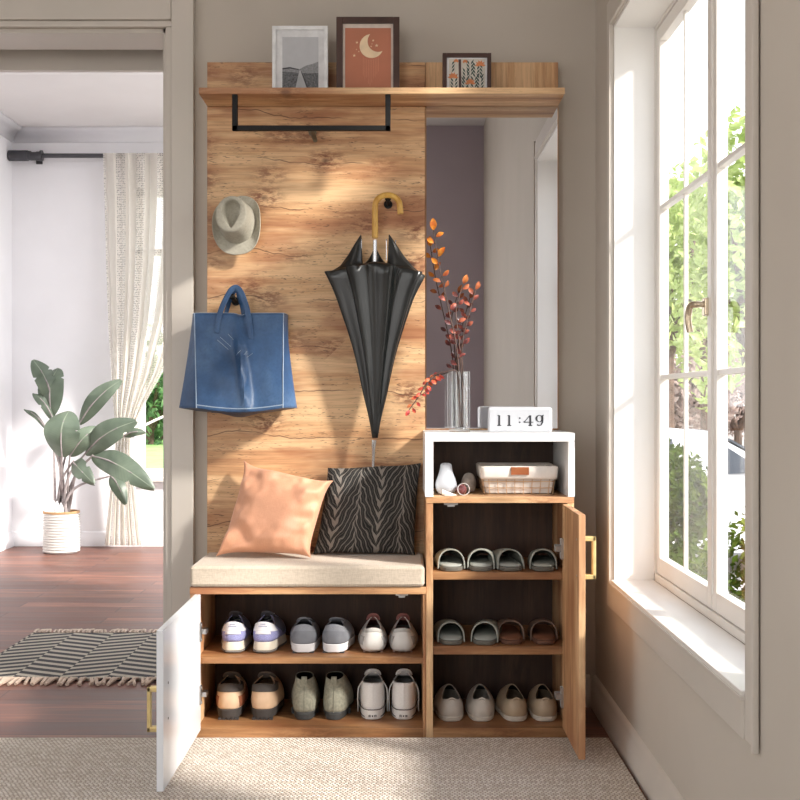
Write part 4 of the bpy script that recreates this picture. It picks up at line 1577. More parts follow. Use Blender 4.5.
# 6 white canvas high-tops
cnv = plain('white_canvas', (234, 233, 231), .9, var=.02, scale=300.)
r, F, rows = shoe('high_top_sneaker', 'white canvas high-top sneaker beside the grey-green boots', 'shoe', g_low, .215, .078, .135, None, cnv, plain('grey_canvas_lining', (168, 166, 164), .9),
                  dict(zs=.030, hb=.102, hs=.104, ht=.116, y0=.007, y1=.080, ow=.030, bulge=.002, toeh=.045, heel=.92, heelb=.001))
sole_mesh(F, 0, .031, .001, .0015).build('sole', plain('white_rubber', (226, 225, 223), .5, var=.01), r)
dk = plain('dark_sole_stripe', (62, 52, 54), .6)
b = MB()
ring = [Vector((p.x * 1.0 + .0022 * sin(2 * pi * i / NS), p.y - .0022 * cos(2 * pi * i / NS), .0285)) for i, p in enumerate(F)]
b.tube(ring, .0014, 6, closed=True)
for lo, hi in ((-14, -3), (3, 14)):
    b.tube([Vector((F[i % NS].x + .0022 * sin(2 * pi * i / NS), F[i % NS].y - .0022 * cos(2 * pi * i / NS), .0075)) for i in range(lo, hi + 1)], .0011, 6)
b.build('sole_stripe', dk, r)
b = MB()                                              # heel label: two small blocks of lettering around a star
yy = F[0].y - .0024
b.box(-.013, .013, yy, yy + .002, .006, .0175, .0008)
b.build('heel_label', plain('white_rubber', (226, 225, 223), .5), r)
b = MB()
def hl(x, z, w, h):
    b.box(x, x + w, yy - .0006, yy + .0002, z, z + h)
hl(-.0115, .0085, .0014, .006); hl(-.0115, .0135, .005, .0014); hl(-.0085, .0085, .0014, .006); hl(-.0064, .0085, .0014, .006)
hl(.0050, .0085, .0014, .006); hl(.0050, .0130, .0062, .0014); hl(.0075, .0085, .0014, .006); hl(.0098, .0085, .0014, .006); hl(.005, .0085, .006, .0012)
b.prism([Vector((.0036 * (1 if k % 2 == 0 else .42) * sin(pi * k / 5), yy - .0006, .0115 + .0036 * (1 if k % 2 == 0 else .42) * cos(pi * k / 5))) for k in range(10)], (0, .0006, 0))
b.build('heel_lettering', plain('black_print', (34, 32, 34), .6), r)
for sg in (-1, 1):
    b = MB()
    b.tube(spline([(sg * .029, .05, .098), (sg * .040, .05, .078), (sg * .0425, .055, .05), (sg * .042, .07, .022), (sg * .0425, .085, .0025)], 5), .0018, 6)
    b.build('laces', cnv, r)
throat_tongue(r, rows, cnv, .012, .02, .026)
b = MB(); b.tube([q[0] + Vector((0, -.0012, 0)) for q in rows[1:]], .0045, 8, flat=((0, 1, 0), .25)); b.build('heel_stay', cnv, r)
o2 = second(r, 'white canvas high-top sneaker nearest the cabinet divider')
put(r, 372.5, 3.30, Z0, 1, True); put(o2, 403.5, 3.30, Z0, -1)

# 7 slippers
def mule(name, label, cat, L, W, hr, y0, y1, toe_h, up, ins, sol, dome=.62, band=False):
    """Backless slipper: footbed, foot arch from y0 (rim) to y1, open towards the heel."""
    r = thing(name, label, cat, (0, 0, 0), g_tall)
    F = outline(L, W, .97, .5, .04)
    sole_mesh(F, 0, .012, .000, .001).build('sole', sol, r)
    sole_mesh([p * .96 + Vector((0, .004, 0)) for p in F], .0122, .0165, -.001, -.003).build('footbed', ins, r)

    def hw(y):
        c = clamp(y / L, .0, .995)
        a = math.acos(1 - 2 * c)
        k = lerp(.97, 1., sstep(c, .30, .68)) * (1 - .05 * math.exp(-((c - .42) / .12) ** 2))
        return max(.004, W / 2 * abs(sin(a)) ** .5 * k), .04 * W * sin(pi * c) ** 2 * sstep(c, .3, 1.)
    rows = []
    n_, m_ = 12, 16
    for i in range(n_ + 1):
        t = i / n_
        y = lerp(y0, y1, t if band else 1 - (1 - t) ** 1.4)
        w, off = hw(y)
        w += .0015
        h = lerp(hr, toe_h, t ** 1.3) if not band else hr * (1 - .12 * t)
        row = []
        for k in range(m_ + 1):
            a = pi * k / m_
            yy = y + (.022 if not band else .012) * (1 - sin(a)) * (1 - t) * -1 * 1.0
            row.append(Vector((off - w * cos(a) * (1.0 if abs(cos(a)) > .98 else 1.0), yy, .004 + (h - .004) * sin(a) ** dome)))
        rows.append(row)
    b = MB(); b.grid(rows, uv=False); b.build('upper', up, r, solid=.003, ang=180)
    b = MB(); b.tube(rows[0], .0021, 8); b.build('rim', up, r)
    return r


sgr = plain('sage_grey_leather', (150, 153, 144), .6, var=.05)
sgi = plain('sage_grey_footbed', (166, 169, 162), .75, var=.05)
sgs = plain('grey_slipper_sole', (104, 100, 92), .8)
sl = mule('slipper', 'sage grey slipper nearest the cabinet divider, on the upper slipper shelf', 'slipper', .23, .080, .055, .050, .225, .024, sgr, sgi, sgs)
put(sl, 452, 3.235, T2, 1, True)
for px, z, rot, mir, lab in ((480.5, T2, -6, False, 'sage grey slipper second from the divider, on the upper slipper shelf'),
                             (513, T2, 6, True, 'sage grey slipper third from the divider, on the upper slipper shelf'),
                             (543.5, T2, -6, False, 'sage grey slipper beside the upper door hinge'),
                             (452, T1, 2, True, 'sage grey slipper nearest the divider, on the same shelf as the brown sandals'),
                             (483.5, T1, -9, False, 'sage grey slipper right beside the brown sandals')):
    c = second(sl, lab)
    put(c, px, 3.235, z, rot, mir)
brn = plain('brown_leather', (98, 66, 52), .6, var=.08)
brl = plain('taupe_strap', (104, 84, 72), .6, var=.06)
sd = mule('sandal', 'brown strap sandal beside the sage slippers', 'sandal', .23, .078, .056, .060, .125, .05, brl, plain('brown_footbed', (126, 84, 62), .7, var=.08), brn, band=True, dome=.55)
put(sd, 513, 3.24, T1, 1.5, True)
c = second(sd, 'brown strap sandal nearest the wooden door')
put(c, 545.5, 3.24, T1, -2.5)

# 8 flats
ofw = plain('off_white_leather', (196, 188, 178), .5, var=.03)
bge = plain('beige_leather', (172, 152, 128), .5, var=.04)
def flatshoe(label, m, name='loafer'):
    r, F, rows = shoe(name, label, 'shoe', g_tall, .20, .086, .09, None, m, blk,
                      dict(zs=.013, hb=.062, hs=.058, ht=.082, y1=.095, ow=.026, bulge=.005, toeh=.04, heel=.90, heelb=.010))
    sole_mesh(F, 0, .014, .001, .0025).build('sole', plain('pale_thin_sole', (200, 192, 180), .6, var=.03), r)
    b = MB(); t_ = rows[-1][0]
    b.tube([t_ + Vector((-.009, -.001, -.002)), t_ + Vector((0, -.0015, .0015)), t_ + Vector((.009, -.001, -.002))], .0035, 8); b.build('heel_notch', m, r)
    return r
r = flatshoe('off-white leather loafer nearest the cabinet divider, on the cabinet floor', ofw)
o2 = second(r, 'off-white leather loafer right beside the beige pair')
put(r, 452, 3.28, T0, 2.5, True); put(o2, 482, 3.28, T0, -1)
r = flatshoe('beige leather loafer right beside the off-white pair', bge)
o2 = second(r, 'beige leather loafer nearest the wooden door')
put(r, 517, 3.28, T0, 2.5, True); put(o2, 546, 3.28, T0, -0.5)
# ------------------------------------------------------------------ rugs, plant, curtain, outdoors, light
# woven carpet in front
m = Mt('woven_beige_carpet', (190, 176, 160), .95)
x, y, z = m.sep(m.obj())
cell = .0095
row_ = m.math('FLOOR', m.math('DIVIDE', y, cell))
jit = m.nd('ShaderNodeTexWhiteNoise', {0: m.comb(0., row_, 3.)}).outputs[0]
xs = m.math('ADD', m.math('DIVIDE', x, cell * 1.15), m.math('ADD', m.math('MULTIPLY', row_, .5), m.math('MULTIPLY', jit, .22)))
fx = m.math('SUBTRACT', m.math('FRACT', xs), .5)
fy = m.math('SUBTRACT', m.math('FRACT', m.math('DIVIDE', y, cell)), .5)
d = m.math('ADD', m.math('MULTIPLY', fx, fx), m.math('MULTIPLY', fy, fy))
loopv = m.mr(d, .05, .30, 1., 0.)
cid = m.nd('ShaderNodeTexWhiteNoise', {0: m.comb(m.math('FLOOR', xs), row_, 0.)}).outputs[0]
c = m.ramp(cid, [(.0, (208, 196, 182)), (.4, (226, 216, 203)), (.8, (240, 232, 222))])
c = m.mix(m.mr(loopv, 0, .8, 1., 0.), c, (164, 147, 131))
m.set('Base Color', c)
m.bump(loopv, .8, .004)
b = MB(); b.box(-2.2, .567, -.6, 3.18, .0005, .014, .005, 2)
o = b.build('carpet', m.m, loc=(-.8, 1.5, 0))
tag(o, 'large woven beige carpet in front of the shoe cabinets', 'carpet')

# striped rug beyond the doorway
m = Mt('black_striped_rug', (190, 182, 166), .95)
x, y, z = m.sep(m.obj())
bw = .157
bi = m.math('DIVIDE', m.math('ADD', x, .18), bw)
par = m.math('MULTIPLY', m.math('SUBTRACT', m.math('MODULO', m.math('FLOOR', m.math('ADD', bi, 100.)), 2.), .5), 2.)
fx = m.math('SUBTRACT', m.math('FRACT', bi), .5)
ph = m.math('ADD', m.math('DIVIDE', y, .062), m.math('MULTIPLY', m.math('MULTIPLY', fx, par), 1.15))
ph = m.math('ADD', ph, m.math('MULTIPLY', m.math('FLOOR', bi), .5))
st = m.math('LESS_THAN', m.math('FRACT', ph), .53)
nz = m.noise(m.map(m.obj(), (300, 300, 300)), 1., 2)
c = m.mix(st, m.ramp(nz, [(.3, (158, 150, 136)), (.7, (184, 176, 162))]), m.ramp(nz, [(.3, (40, 38, 42)), (.7, (66, 64, 68))]))
m.set('Base Color', c)
m.bump(nz, .4, .003)
rx0, rx1, ry0, ry1 = -1.455, -.45, 3.87, 4.63
rug = thing('striped_rug', 'black and cream striped flatweave rug with fringe beyond the doorway', 'rug', (-.95, 4.25, 0))
b = MB(); b.box(rx0, rx1, ry0, ry1, .0006, .010, .003, 2); b.build('rug_body', m.m, rug)
M_fr = plain('cream_fringe', (196, 176, 160), .95, var=.08)
for yy, sg in ((ry0, -1), (ry1, 1)):
    b = MB()
    for k in range(64):
        x_ = lerp(rx0 + .008, rx1 - .008, k / 63)
        w = RND.uniform(-.025, .025); L = RND.uniform(.055, .075)
        b.tube([(x_, yy - sg * .004, .009), (x_ + w * .3, yy + sg * L * .3, .013), (x_ + w, yy + sg * L, .006)], [.0045, .006, .0055], 6)
    o = b.build('fringe', M_fr, rug)
    o['kind'] = 'stuff'

# ---- potted plant
PY = 7.14
pt = thing('potted_plant', 'broad leaved green plant in a ribbed white pot by the white wall', 'plant', at(61.5, 552, PY))
pt.location.z = 0; LOC[pt] = pt.location.copy()
pxc = at(61.5, 0, PY).x
prof = [(.098, .001)]
NR = 14
for k in range(NR):
    z0 = .006 + k * .0164
    prof += [(.103, z0 + .001), (.1105, z0 + .005), (.1105, z0 + .0115), (.103, z0 + .0155)]
prof += [(.106, .237), (.106, .240)]
b = MB(); b.lathe(prof, (pxc, PY, 0), 40, cap1=False); b.lathe([(.094, .20), (.094, .239), (.106, .240)], (pxc, PY, 0), 40, cap0=False, cap1=False)
b.build('pot', plain('white_ribbed_ceramic', (206, 204, 200), .5, var=.01), pt, ang=50)
b = MB(); b.lathe([(.107, .240), (.110, .242), (.110, .252), (.107, .254), (.096, .254), (.094, .252), (.094, .240)], (pxc, PY, 0), 40, cap0=False, cap1=False)
b.build('rim', plain('wooden_pot_rim', (172, 136, 96), .6, var=.1), pt)
b = MB(); b.lathe([(.0935, .225), (.06, .232), (.02, .236)], (pxc, PY, 0), 30, cap0=False)
b.build('soil', plain('dark_soil', (86, 70, 58), .95, var=.3, scale=150., bump=.6), pt)
b = MB()
for px, py, r_, s in ((50, 511, .020, 1.9), (57, 510, .02, 2.2), (61, 509.5, .016, 2.4), (54, 508, .014, 3.2), (47, 512, .017, 1.2)):
    p = at(px, py, PY - .055)
    p.z = .236
    b.lathe([(r_, 0), (r_ * .95, r_ * .8 * s), (r_ * .5, r_ * 1.5 * s), (r_ * .15, r_ * 1.9 * s)], p, 7, sx=1.1)
b.build('white_stone', plain('white_stone', (226, 224, 226), .6, var=.06), pt)
ml = Mt('grey_green_leaf', (112, 124, 112), .42)
u, v, _ = ml.sep(ml.uv())
e = ml.math('ABSOLUTE', ml.math('SUBTRACT', v, .5))
vn = ml.math('ABSOLUTE', ml.math('SUBTRACT', ml.math('FRACT', ml.math('ADD', ml.math('MULTIPLY', u, 22.), ml.math('MULTIPLY', e, -5.))), .5))
nz = ml.noise(ml.obj(), 8., 2)
c = ml.ramp(nz, [(.35, (82, 94, 83)), (.65, (108, 122, 107))])
c = ml.mix(ml.math('MULTIPLY', ml.mr(vn, .0, .2, 1, 0), .25), c, (84, 96, 88))
c = ml.mix(ml.mr(e, .0, .03, .8, 0.), c, (164, 174, 156))
ml.set('Base Color', c)
tl = ml.nd('ShaderNodeBsdfTranslucent', {0: lin((128, 150, 112))})
mx = ml.nd('ShaderNodeMixShader', {0: .14, 1: ml.b.outputs[0], 2: tl.outputs[0]})
ml.l.new(mx.outputs[0], ml.out.inputs[0])
M_stem = plain('mauve_grey_stem', (150, 142, 142), .6, var=.12)
leaves = [  # base px, tip px, width px, depth base, depth tip, arch (towards camera), roll, splits
    ((52, 400), (33, 360), 19, -.02, -.10, .05, .5, 3),
    ((51, 416), (58, 368), 27, -.03, .02, .06, -.15, 2),
    ((53, 419), (33, 393), 10, -.04, -.06, .03, .7, 2),
    ((62, 457), (69, 411), 36, -.14, -.10, .08, .0, 1),
    ((70, 456), (97, 427), 20, -.06, -.05, .05, .4, 0),
    ((79, 424), (121, 380), 19, .03, -.02, .04, .25, 0),
    ((85, 454), (136, 421), 25, -.05, -.16, .05, .35, 1),
    ((92, 456), (154, 489), 25, -.08, -.22, .05, -.25, 1),
    ((73, 462), (94, 484), 17, -.04, -.18, .05, -.3, 2),
    ((111, 476), (126, 504), 14, -.02, -.10, .03, .3, 0),
    ((46, 428), (24, 409), 5, -.02, -.03, .02, .7, 0),
    ((124, 436), (145, 432), 9, .04, .02, .02, .2, 0),
]
stem_tops = []
for bp, tp, wpx, d0, d1, arch, roll, spl in leaves:
    B0, T0_ = at(*bp, PY + d0), at(*tp, PY + d1)
    d = T0_ - B0
    L = d.length
    nn = Vector((roll * .9, -1, .25)).normalized()
    w = d.cross(nn).normalized()
    nn = w.cross(d).normalized()
    if nn.y > 0:
        nn = -nn
    hwid = wpx * PY / FPX * .52 / max(.45, abs(nn.y)) ** .5
    rows = []
    M = 30
    cuts = [RND.uniform(.45, .9) for _ in range(spl)]
    for i in range(M + 1):
        s = i / M
        mid = B0 + d * s + nn * (arch * sin(pi * s)) + Vector((0, 0, L * .07 * sin(pi * s)))
        prof_ = (sin(pi * clamp(s * .97 + .02)) ** .62) * (1.0 - .12 * s)
        row = []
        for q in (-1, -.7, -.35, 0, .35, .7, 1):
            wd = prof_
            for ci, cc in enumerate(cuts):
                if (q > 0) == (ci % 2 == 0) and abs(s - cc) < .022:
                    wd *= .72
            row.append(mid + w * (hwid * q * wd) + nn * (-.012 * abs(q) ** 1.5 + .006 * sin(9 * s + q * 2) * abs(q)))
        rows.append(row)
    b = MB(); b.grid(rows)
    lf = b.build('leaf', ml.m, pt, fix=False, ang=180)
    stem_tops.append((B0, T0_))
    b = MB()
    b.tube(spline([B0 + nn * .0, B0 + d * .35 + nn * (arch * sin(pi * .35) + .001) + Vector((0, 0, L * .07 * sin(pi * .35))), B0 + d * .7 + nn * (arch * sin(pi * .7) + .001) + Vector((0, 0, L * .07 * sin(pi * .7)))], 5),
           [.005] * 6 + [.003] * 5, 6)
    b.build('midrib', M_stem, lf)
for k, (B0, T0_) in enumerate(stem_tops):
    base = Vector((pxc + .035 * sin(k * 2.1), PY + .03 * cos(k * 1.7), .235))
    mid = base.lerp(B0, .5) + Vector((-.25 * (B0.x - base.x) * .5, 0, .06))
    low = base + Vector(((B0.x - base.x) * .12, 0, .09))
    b = MB()
    b.tube(spline([base, low, mid, B0 + (B0 - mid).normalized() * .01], 8), [lerp(.014, .005, (i / 24) ** .6) for i in range(25)], 8)
    b.build('stem', M_stem, pt)

# ---- curtain on its rod
CY = 7.28
mc = Mt('white_lace_curtain', (238, 234, 226), .9)
u, v, _ = mc.sep(mc.uv())
band = mc.math('LESS_THAN', mc.math('FRACT', mc.math('ADD', mc.math('MULTIPLY', u, 5.), .35)), .42)
dots = mc.vor(mc.comb(mc.math('MULTIPLY', u, 90.), mc.math('MULTIPLY', v, 170.), 0.), 1., rnd=.35)
hole = mc.math('MULTIPLY', mc.math('LESS_THAN', dots, .36), band)
df = mc.nd('ShaderNodeBsdfDiffuse', {0: mc.mix(dots, (228, 225, 220), (218, 214, 207))})
tl = mc.nd('ShaderNodeBsdfTranslucent', {0: lin((246, 242, 234))})
m1 = mc.nd('ShaderNodeMixShader', {0: .42, 1: df.outputs[0], 2: tl.outputs[0]})
tp = mc.nd('ShaderNodeBsdfTransparent')
fac = mc.math('ADD', mc.math('MULTIPLY', hole, .5), mc.math('MULTIPLY', band, .12))
m2 = mc.nd('ShaderNodeMixShader', {0: fac, 1: m1.outputs[0], 2: tp.outputs[0]})
mc.l.new(m2.outputs[0], mc.out.inputs[0])
ct = thing('curtain', 'white lace curtain tied back beside the far window', 'curtain', at(130, 546, CY))
keyL = [(153, 103), (200, 104.5), (260, 106), (330, 108.5), (400, 113), (432, 115.5), (450, 115), (500, 109), (545.5, 104.5)]
keyR = [(153, 205), (200, 203), (260, 196), (320, 183), (370, 164), (400, 147), (420, 137), (436, 131), (455, 131), (500, 137), (545.5, 143)]


def kint(keys, y):
    for (a, va_), (c_, vc) in zip(keys[:-1], keys[1:]):
        if y <= c_:
            return lerp(va_, vc, sstep((y - a) / (c_ - a), -.15, 1.15) if False else (y - a) / (c_ - a))
    return keys[-1][1]


rows = []
NF = 150
ys = [153 + (545.5 - 153) * i / 70 for i in range(71)]
for y_ in ys:
    l, r_ = kint(keyL, y_), kint(keyR, y_)
    row = []
    amp = .038 if y_ < 350 else lerp(.038, .03, sstep(y_, 350, 430))
    for k in range(NF + 1):
        s = k / NF
        wv = sin(2 * pi * 7 * s + .5 * sin(y_ * .012 + 3 * s))
        wv = math.copysign(abs(wv) ** .8, wv)
        ox = .35 / 7 * sin(4 * pi * 7 * s) * .12
        row.append(at(lerp(l, r_, clamp(s + ox)), y_ + (5 * sin(pi * s) * sstep(y_, 300, 420) * (1 - sstep(y_, 420, 470))), CY + amp * wv))
    rows.append(row)
b = MB()
b.grid([[rows[i][k] for i in range(len(rows))] for k in range(NF + 1)])
b.build('cloth', mc.m, ct, fix=False, ang=180)
b = MB()
l, r_ = at(115, 434, CY), at(131.5, 432, CY)
b.tube([Vector(((l.x + r_.x) / 2 + .062 * cos(2 * pi * k / 20), CY + .058 * sin(2 * pi * k / 20), l.z + .012 * cos(2 * pi * k / 20))) for k in range(20)], .011, 8, closed=True)
b.tube(spline([Vector(((l.x + r_.x) / 2 + .055, CY + .03, l.z + .012)), Vector((r_.x + .10, CY + .08, l.z + .07)), Vector((r_.x + .22, 7.445, l.z + .13))], 6), .008, 8)
b.build('tieback', plain('white_tieback', (232, 228, 220), .9), ct)
M_rod = plain('dark_grey_rod', (78, 78, 82), .4, .5, var=.04)
rd = thing('curtain_rod', 'dark grey curtain rod with a thick end piece above the plant', 'curtain rod', at(60, 155, CY))
rz, RY = at(0, 155.5, 7.37).z, 7.375
b = MB(); b.tube([(at(41, 0, RY).x, RY, rz), (-.62, RY, rz)], .0145, 14); b.build('rod', M_rod, rd)
b = MB()
b.tube([(at(9, 0, RY).x, RY, rz), (at(28, 0, RY).x, RY, rz)], .034, 18); b.tube([(at(27.5, 0, RY).x, RY, rz), (at(31, 0, RY).x, RY, rz)], .030, 18)
b.tube([(at(31, 0, RY).x, RY, rz - .004), (at(41, 0, RY).x, RY, rz - .004)], .027, 18); b.tube([(at(40.5, 0, RY).x, RY, rz), (at(42.5, 0, RY).x, RY, rz)], .034, 18)
b.build('end_piece', M_rod, rd)
b = MB(); b.tube([(at(36, 0, RY).x, RY + .02, rz), (at(36, 0, RY).x, 7.449, rz)], .012, 10); b.box(at(36, 0, RY).x - .02, at(36, 0, RY).x + .02, 7.436, 7.4495, rz - .04, rz + .04, .003)
b.build('wall_bracket', M_rod, rd)

# ---- outdoors
GZ = -.9
b = MB(); b.box(-60, 60, -30, 90, GZ - .3, GZ)
struct(b, 'ground', plain('pale_earth', (150, 142, 134), .95, var=.1, scale=6.), 'pale bare ground around the house', 'ground', smooth=False)
mgd = Mt('garden_lawn', (96, 150, 60), .9)
nz = mgd.noise(mgd.obj(), 1.3, 4)
mgd.set('Base Color', mgd.ramp(nz, [(.3, (126, 172, 84)), (.7, (160, 202, 116))]))
b = MB(); b.box(-40, -.9, 18, 88, GZ, GZ + .012)
struct(b, 'lawn', mgd.m, 'bright green lawn seen beside the tied back curtain', 'lawn', smooth=False)
b = MB(); b.box(-.8, 14, 10.4, 17, GZ, GZ + .01)
struct(b, 'driveway', plain('pale_asphalt', (176, 172, 168), .9, scale=9.), 'pale driveway under the white car', 'driveway', smooth=False)
b = MB(); b.box(.738, 7.5, -8, 10.2, GZ, GZ + .012)  # gravel added so light bounced in at the window is not green
struct(b, 'added_gravel', plain('pale_gravel', (150, 144, 134), .95, var=.1, scale=40.), 'pale gravel strip added outside the casement window for neutral bounce light', 'added_gravel', smooth=False)


def leaf_cloud(c, rad, n, size, seed, flatten=.0):
    rr = random.Random(seed)
    vs, fs = [], []
    lobes = [(Vector((rr.uniform(-1, 1), rr.uniform(-1, 1), rr.uniform(-.8, 1))) * .55, rr.uniform(.38, .6)) for _ in range(14)]
    for _ in range(n):
        lc, lr = rr.choice(lobes)
        d = Vector((rr.gauss(0, 1), rr.gauss(0, 1), rr.gauss(0, 1))).normalized()
        q = lc + d * lr * rr.uniform(.75, 1.02)
        p = Vector((c[0] + q.x * rad[0], c[1] + q.y * rad[1], c[2] + q.z * rad[2]))
        nn = (d + Vector((rr.gauss(0, .5), rr.gauss(0, .5), rr.gauss(0, .5)))).normalized()
        t = nn.orthogonal().normalized()
        t = Quaternion(nn, rr.uniform(0, 6.28)) @ t
        w = nn.cross(t)
        s = size * rr.uniform(.6, 1.3)
        i = len(vs)
        vs += [p - t * s, p + w * s * .5 + nn * s * .15, p + t * s, p - w * s * .5 + nn * s * .15]
        fs.append((i, i + 1, i + 2, i + 3))
    return vs, fs


from mathutils import Quaternion


def foliage_mat(name, c1, c2, c3):
    m = Mt(name, c1, .6)
    c = m.ramp(m.noise(m.obj(), 7., 3), [(.3, c1), (.5, c2), (.7, c3)])
    df = m.nd('ShaderNodeBsdfDiffuse', {0: c}); tr = m.nd('ShaderNodeBsdfTranslucent', {0: c})
    mx = m.nd('ShaderNodeMixShader', {0: .35, 1: df.outputs[0], 2: tr.outputs[0]})
    m.l.new(mx.outputs[0], m.out.inputs[0])
    return m.m


F_b = foliage_mat('bush_leaf', (46, 64, 22), (76, 98, 36), (116, 134, 62))
F_t = foliage_mat('spring_leaf', (150, 172, 96), (182, 198, 126), (208, 218, 164))
F_p = foliage_mat('pale_blossom', (150, 128, 118), (182, 162, 154), (208, 194, 188))
F_d = foliage_mat('dark_tree_leaf', (92, 126, 88), (120, 152, 108), (150, 178, 132))
M_bark = plain('bark', (96, 78, 66), .95, var=.2, scale=12., bump=.5)


def plant_out(name, label, cat, c, rad, n, size, mat, trunk, seed, group=None):
    r = thing(name, label, cat, (c[0], c[1], GZ), group)
    vs, fs = leaf_cloud(c, rad, n, size, seed)
    me = bpy.data.meshes.new('foliage')
    me.from_pydata([v - LOC[r] for v in vs], [], fs)
    me.materials.append(mat)
    o = bpy.data.objects.new('foliage', me)
    COL.objects.link(o); o.parent = r
    b = MB()
    for k in range(5):
        a = k * 1.3
        tip = Vector((c[0] + cos(a) * rad[0] * .5, c[1] + sin(a) * rad[1] * .5, c[2] + rad[2] * .2))
        b.tube([(c[0], c[1], GZ + .002), (c[0], c[1], lerp(GZ, c[2] - rad[2] * .5, .8)), tip], [trunk, trunk * .8, trunk * .25], 8)
    b.build('trunk', M_bark, r)


def o_at(px, py, Y):
    return at(px, py, Y)


p = o_at(692, 500, 5.6); plant_out('bush', 'bright green bush outside the far sash, in front of the white car', 'bush', (p.x + .01, 5.95, .34), (.25, .26, .40), 4200, .021, F_b, .015, 3, 'bushes outside the window')
p = o_at(690, 585, 5.0); plant_out('bush', 'low green bush below the taller one outside the far sash', 'bush', (1.12, 5.25, -.06), (.30, .30, .42), 5200, .023, F_b, .015, 4, 'bushes outside the window')
p = o_at(745, 570, 4.8); plant_out('bush', 'green bush outside the near sash', 'bush', (1.47, 4.5, .02), (.34, .26, .48), 5600, .022, F_b, .015, 5, 'bushes outside the window')
for i, (px, py, Y, rad, n, mat, lab) in enumerate(((668, 265, 19, (1.3, 1.1, 1.7), 2600, F_t, 'pale green tree behind the car, far sash'), (706, 280, 22.5, (1.4, 1.2, 1.9), 2600, F_t, 'pale green tree seen beside the brass window lever'),
                                      (752, 260, 15.8, (1.0, 1.0, 2.1), 3000, F_t, 'pale green tree seen through the near sash'), (676, 385, 26, (1.9, 1.1, 1.3), 3000, F_p, 'pale blossom tree above the car roof'),
                                      (738, 390, 29.5, (2.2, 1.1, 1.5), 3000, F_p, 'pale blossom tree seen through the near sash'))):
    p = o_at(px, py, Y)
    plant_out('tree', lab, 'tree', tuple(p), rad, n, .10, mat, .12, 20 + i, 'trees behind the car')
for i, (px, Y) in enumerate(((150, 48), (165, 54), (128, 60))):
    p = o_at(px, 395, Y)
    plant_out('tree', ('dark tree at the end of the lawn seen beside the curtain', 'dark tree at the end of the lawn hidden partly by the door casing', 'dark tree at the end of the lawn seen through the curtain')[i], 'tree',
              (p.x, Y, 1.1), (2.2, 2.0, 2.6), 1500, .25, F_d, .2, 40 + i, 'trees at the end of the lawn')

# white car
cx, cy, cz = 2.86, 12.85, GZ + .0102
car = thing('car', 'white car parked on the driveway behind the green bushes', 'car', (cx, cy, cz))
M_car = plain('white_car_paint', (236, 237, 240), .2, var=.01)
M_glass = plain('dark_car_glass', (64, 70, 78), .08, var=.05)
M_tyre = plain('tyre_rubber', (34, 34, 36), .8)
prof = [(-2.15, .42), (-2.2, .75), (-2.12, 1.02), (-1.95, 1.40), (-1.6, 1.49), (-.2, 1.52), (.35, 1.47), (1.12, 1.05), (1.95, .90), (2.18, .74), (2.2, .42), (1.9, .26), (-1.9, .26)]
b = MB()
sec = []
for yy, k in ((-.88, 0), (-.885, .0), (-.84, .02), (.84, .02), (.885, 0), (.88, 0)):
    row = []
    for x_, z_ in prof:
        inset = clamp((z_ - 1.0) / .5) * .15
        yv = yy * (1 - inset / .88)
        row.append(Vector((cx + x_ * (1 - .0), cy + yv, cz + z_ * (1 - .0) + (k if z_ > 1.4 else 0))))
    sec.append(row)
V = b.grid(sec, cv=True, uv=False); b.cap(V[0]); b.cap(V[-1])
b.build('body', M_car, car, ang=40, bev=.03)


def sidewin(pts, name):
    b = MB()
    for sg in (-1, 1):
        q = []
        for x_, z_ in pts:
            inset = clamp((z_ - 1.0) / .5) * .15
            q.append(Vector((cx + x_, cy + sg * (.886 - inset * 1.0), cz + z_)))
        b.prism(q, (0, sg * .012, 0))
    return b.build(name, M_glass, car)


sidewin([(-1.75, 1.06), (-1.65, 1.38), (-.75, 1.42), (-.72, 1.06)], 'side_window')
sidewin([(-.62, 1.06), (-.64, 1.42), (-.05, 1.42), (-.01, 1.06)], 'side_window')
sidewin([(.46, 1.06), (.44, 1.36), (.50, 1.34), (.90, 1.08)], 'side_window')
b = MB(); b.prism([Vector((cx + .42, cy - .66, cz + 1.475)), Vector((cx + .42, cy + .66, cz + 1.475)), Vector((cx + 1.1, cy + .76, cz + 1.095)), Vector((cx + 1.1, cy - .76, cz + 1.095))], (.012, 0, .02))
b.build('windscreen', M_glass, car)
b = MB(); b.ball((cx + .72, cy - .97, cz + 1.06), (.07, .10, .075), 14, 10); b.box(cx + .70, cx + .76, cy - .93, cy - .84, cz + 1.0, cz + 1.03, .005); b.build('wing_mirror', M_car, car)
for wx in (-1.35, 1.35):
    for sg in (-1, 1):
        b = MB()
        b.tube([(cx + wx, cy + sg * .70, cz + .325), (cx + wx, cy + sg * .90, cz + .325)], .325, 28)
        w = b.build('wheel', M_tyre, car)
        b = MB(); b.tube([(cx + wx, cy + sg * .89, cz + .325), (cx + wx, cy + sg * .912, cz + .325)], .2, 20); b.build('hubcap', M_steel, w)

# ---- light
sun = bpy.data.lights.new('sun', 'SUN')
sun.energy = 5.6
sun.angle = math.radians(6)
sun.color = (1., .94, .86)
so = bpy.data.objects.new('sun', sun); COL.objects.link(so)
so.rotation_euler = Vector((-1, .64, -.76)).to_track_quat('-Z', 'Y').to_euler()


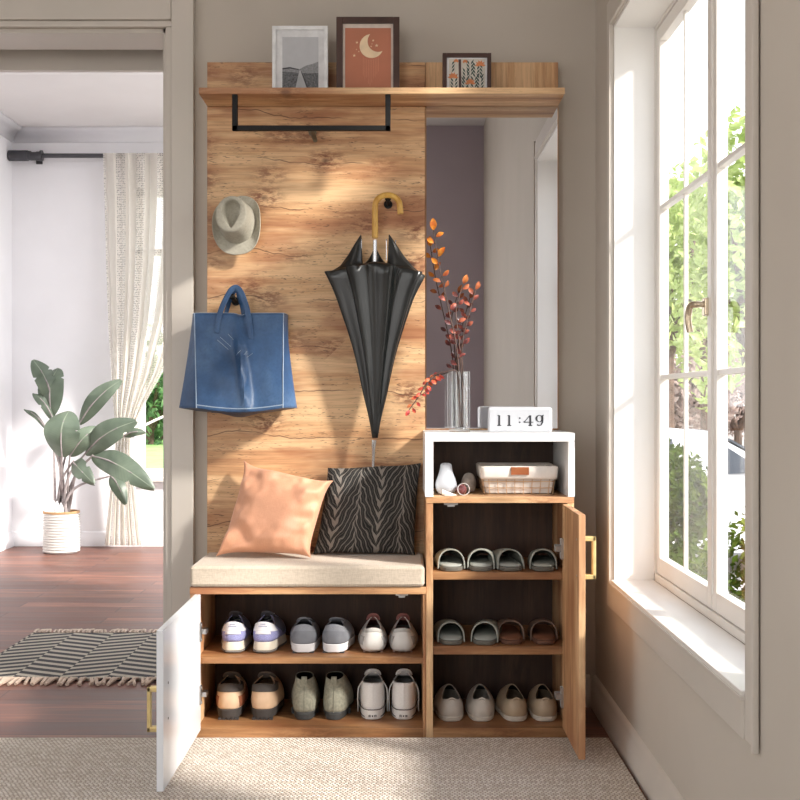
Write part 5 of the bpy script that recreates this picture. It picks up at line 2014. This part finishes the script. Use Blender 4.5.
def area(name, loc, aim, sx, sy, watts, col=(1, 1, 1)):
    l = bpy.data.lights.new(name, 'AREA')
    l.shape = 'RECTANGLE'; l.size = sx; l.size_y = sy; l.energy = watts; l.color = col
    o = bpy.data.objects.new(name, l); COL.objects.link(o)
    o.location = loc
    o.rotation_euler = Vector(aim).to_track_quat('-Z', 'Y').to_euler()


area('added_side_fill', (-2.64, 1.4, 1.5), (1, 0, -.05), 1.7, 1.7, 3, (1, .97, .93))  # area lamp in the added side window, boosts the fill
area('added_rear_fill', (-1.25, -1.34, 1.5), (0, 1, -.05), 1.8, 1.9, 11, (1, .97, .93))  # area lamp in the added rear window, boosts the frontal fill
area('added_overhead_fill', (-.7, 1.2, 2.86), (0, 0, -1), .9, .9, 3, (1, .95, .88))  # unseen area lamp added as overhead fill for the hall
area('added_far_overhead_fill', (-1.4, 5.6, 2.63), (0, 0, -1), 1.6, 2.2, 13, (1, .99, .98))  # unseen area lamp added overhead to brighten the room beyond
area('added_far_side_fill', (-.22, 6.05, 1.4), (-1, 0, -.1), 2.0, 2.0, 10, (1, .99, .97))  # area lamp in the added wall opening, brightens the room beyond

w = bpy.data.worlds.new('sky'); S.world = w
w.use_nodes = True
nt = w.node_tree
bg = nt.nodes['Background']
tc = nt.nodes.new('ShaderNodeTexCoord'); sp = nt.nodes.new('ShaderNodeSeparateXYZ'); rp = nt.nodes.new('ShaderNodeValToRGB')
nt.links.new(tc.outputs['Generated'], sp.inputs[0]); nt.links.new(sp.outputs[2], rp.inputs[0]); nt.links.new(rp.outputs[0], bg.inputs[0])
rp.color_ramp.elements[0].color = (1, .985, .95, 1); rp.color_ramp.elements[1].color = (.72, .82, 1, 1)
bg.inputs[1].default_value = 2.0

# ---- camera
cam = bpy.data.cameras.new('camera')
cam.sensor_width = 36.
cam.lens = FPX / 800 * 36.
cam.clip_end = 300
co = bpy.data.objects.new('camera', cam); COL.objects.link(co)
co.location = (0, 0, CAMH); co.rotation_euler = (pi / 2, 0, 0)
S.camera = co
v = S.view_settings
v.view_transform = 'Standard'; v.look = 'None'; v.gamma = 1.; v.use_curve_mapping = False
v.exposure = .44
S.cycles.use_denoising = True
S.cycles.max_bounces = 10; S.cycles.transparent_max_bounces = 16
S.cycles.sample_clamp_indirect = 6.
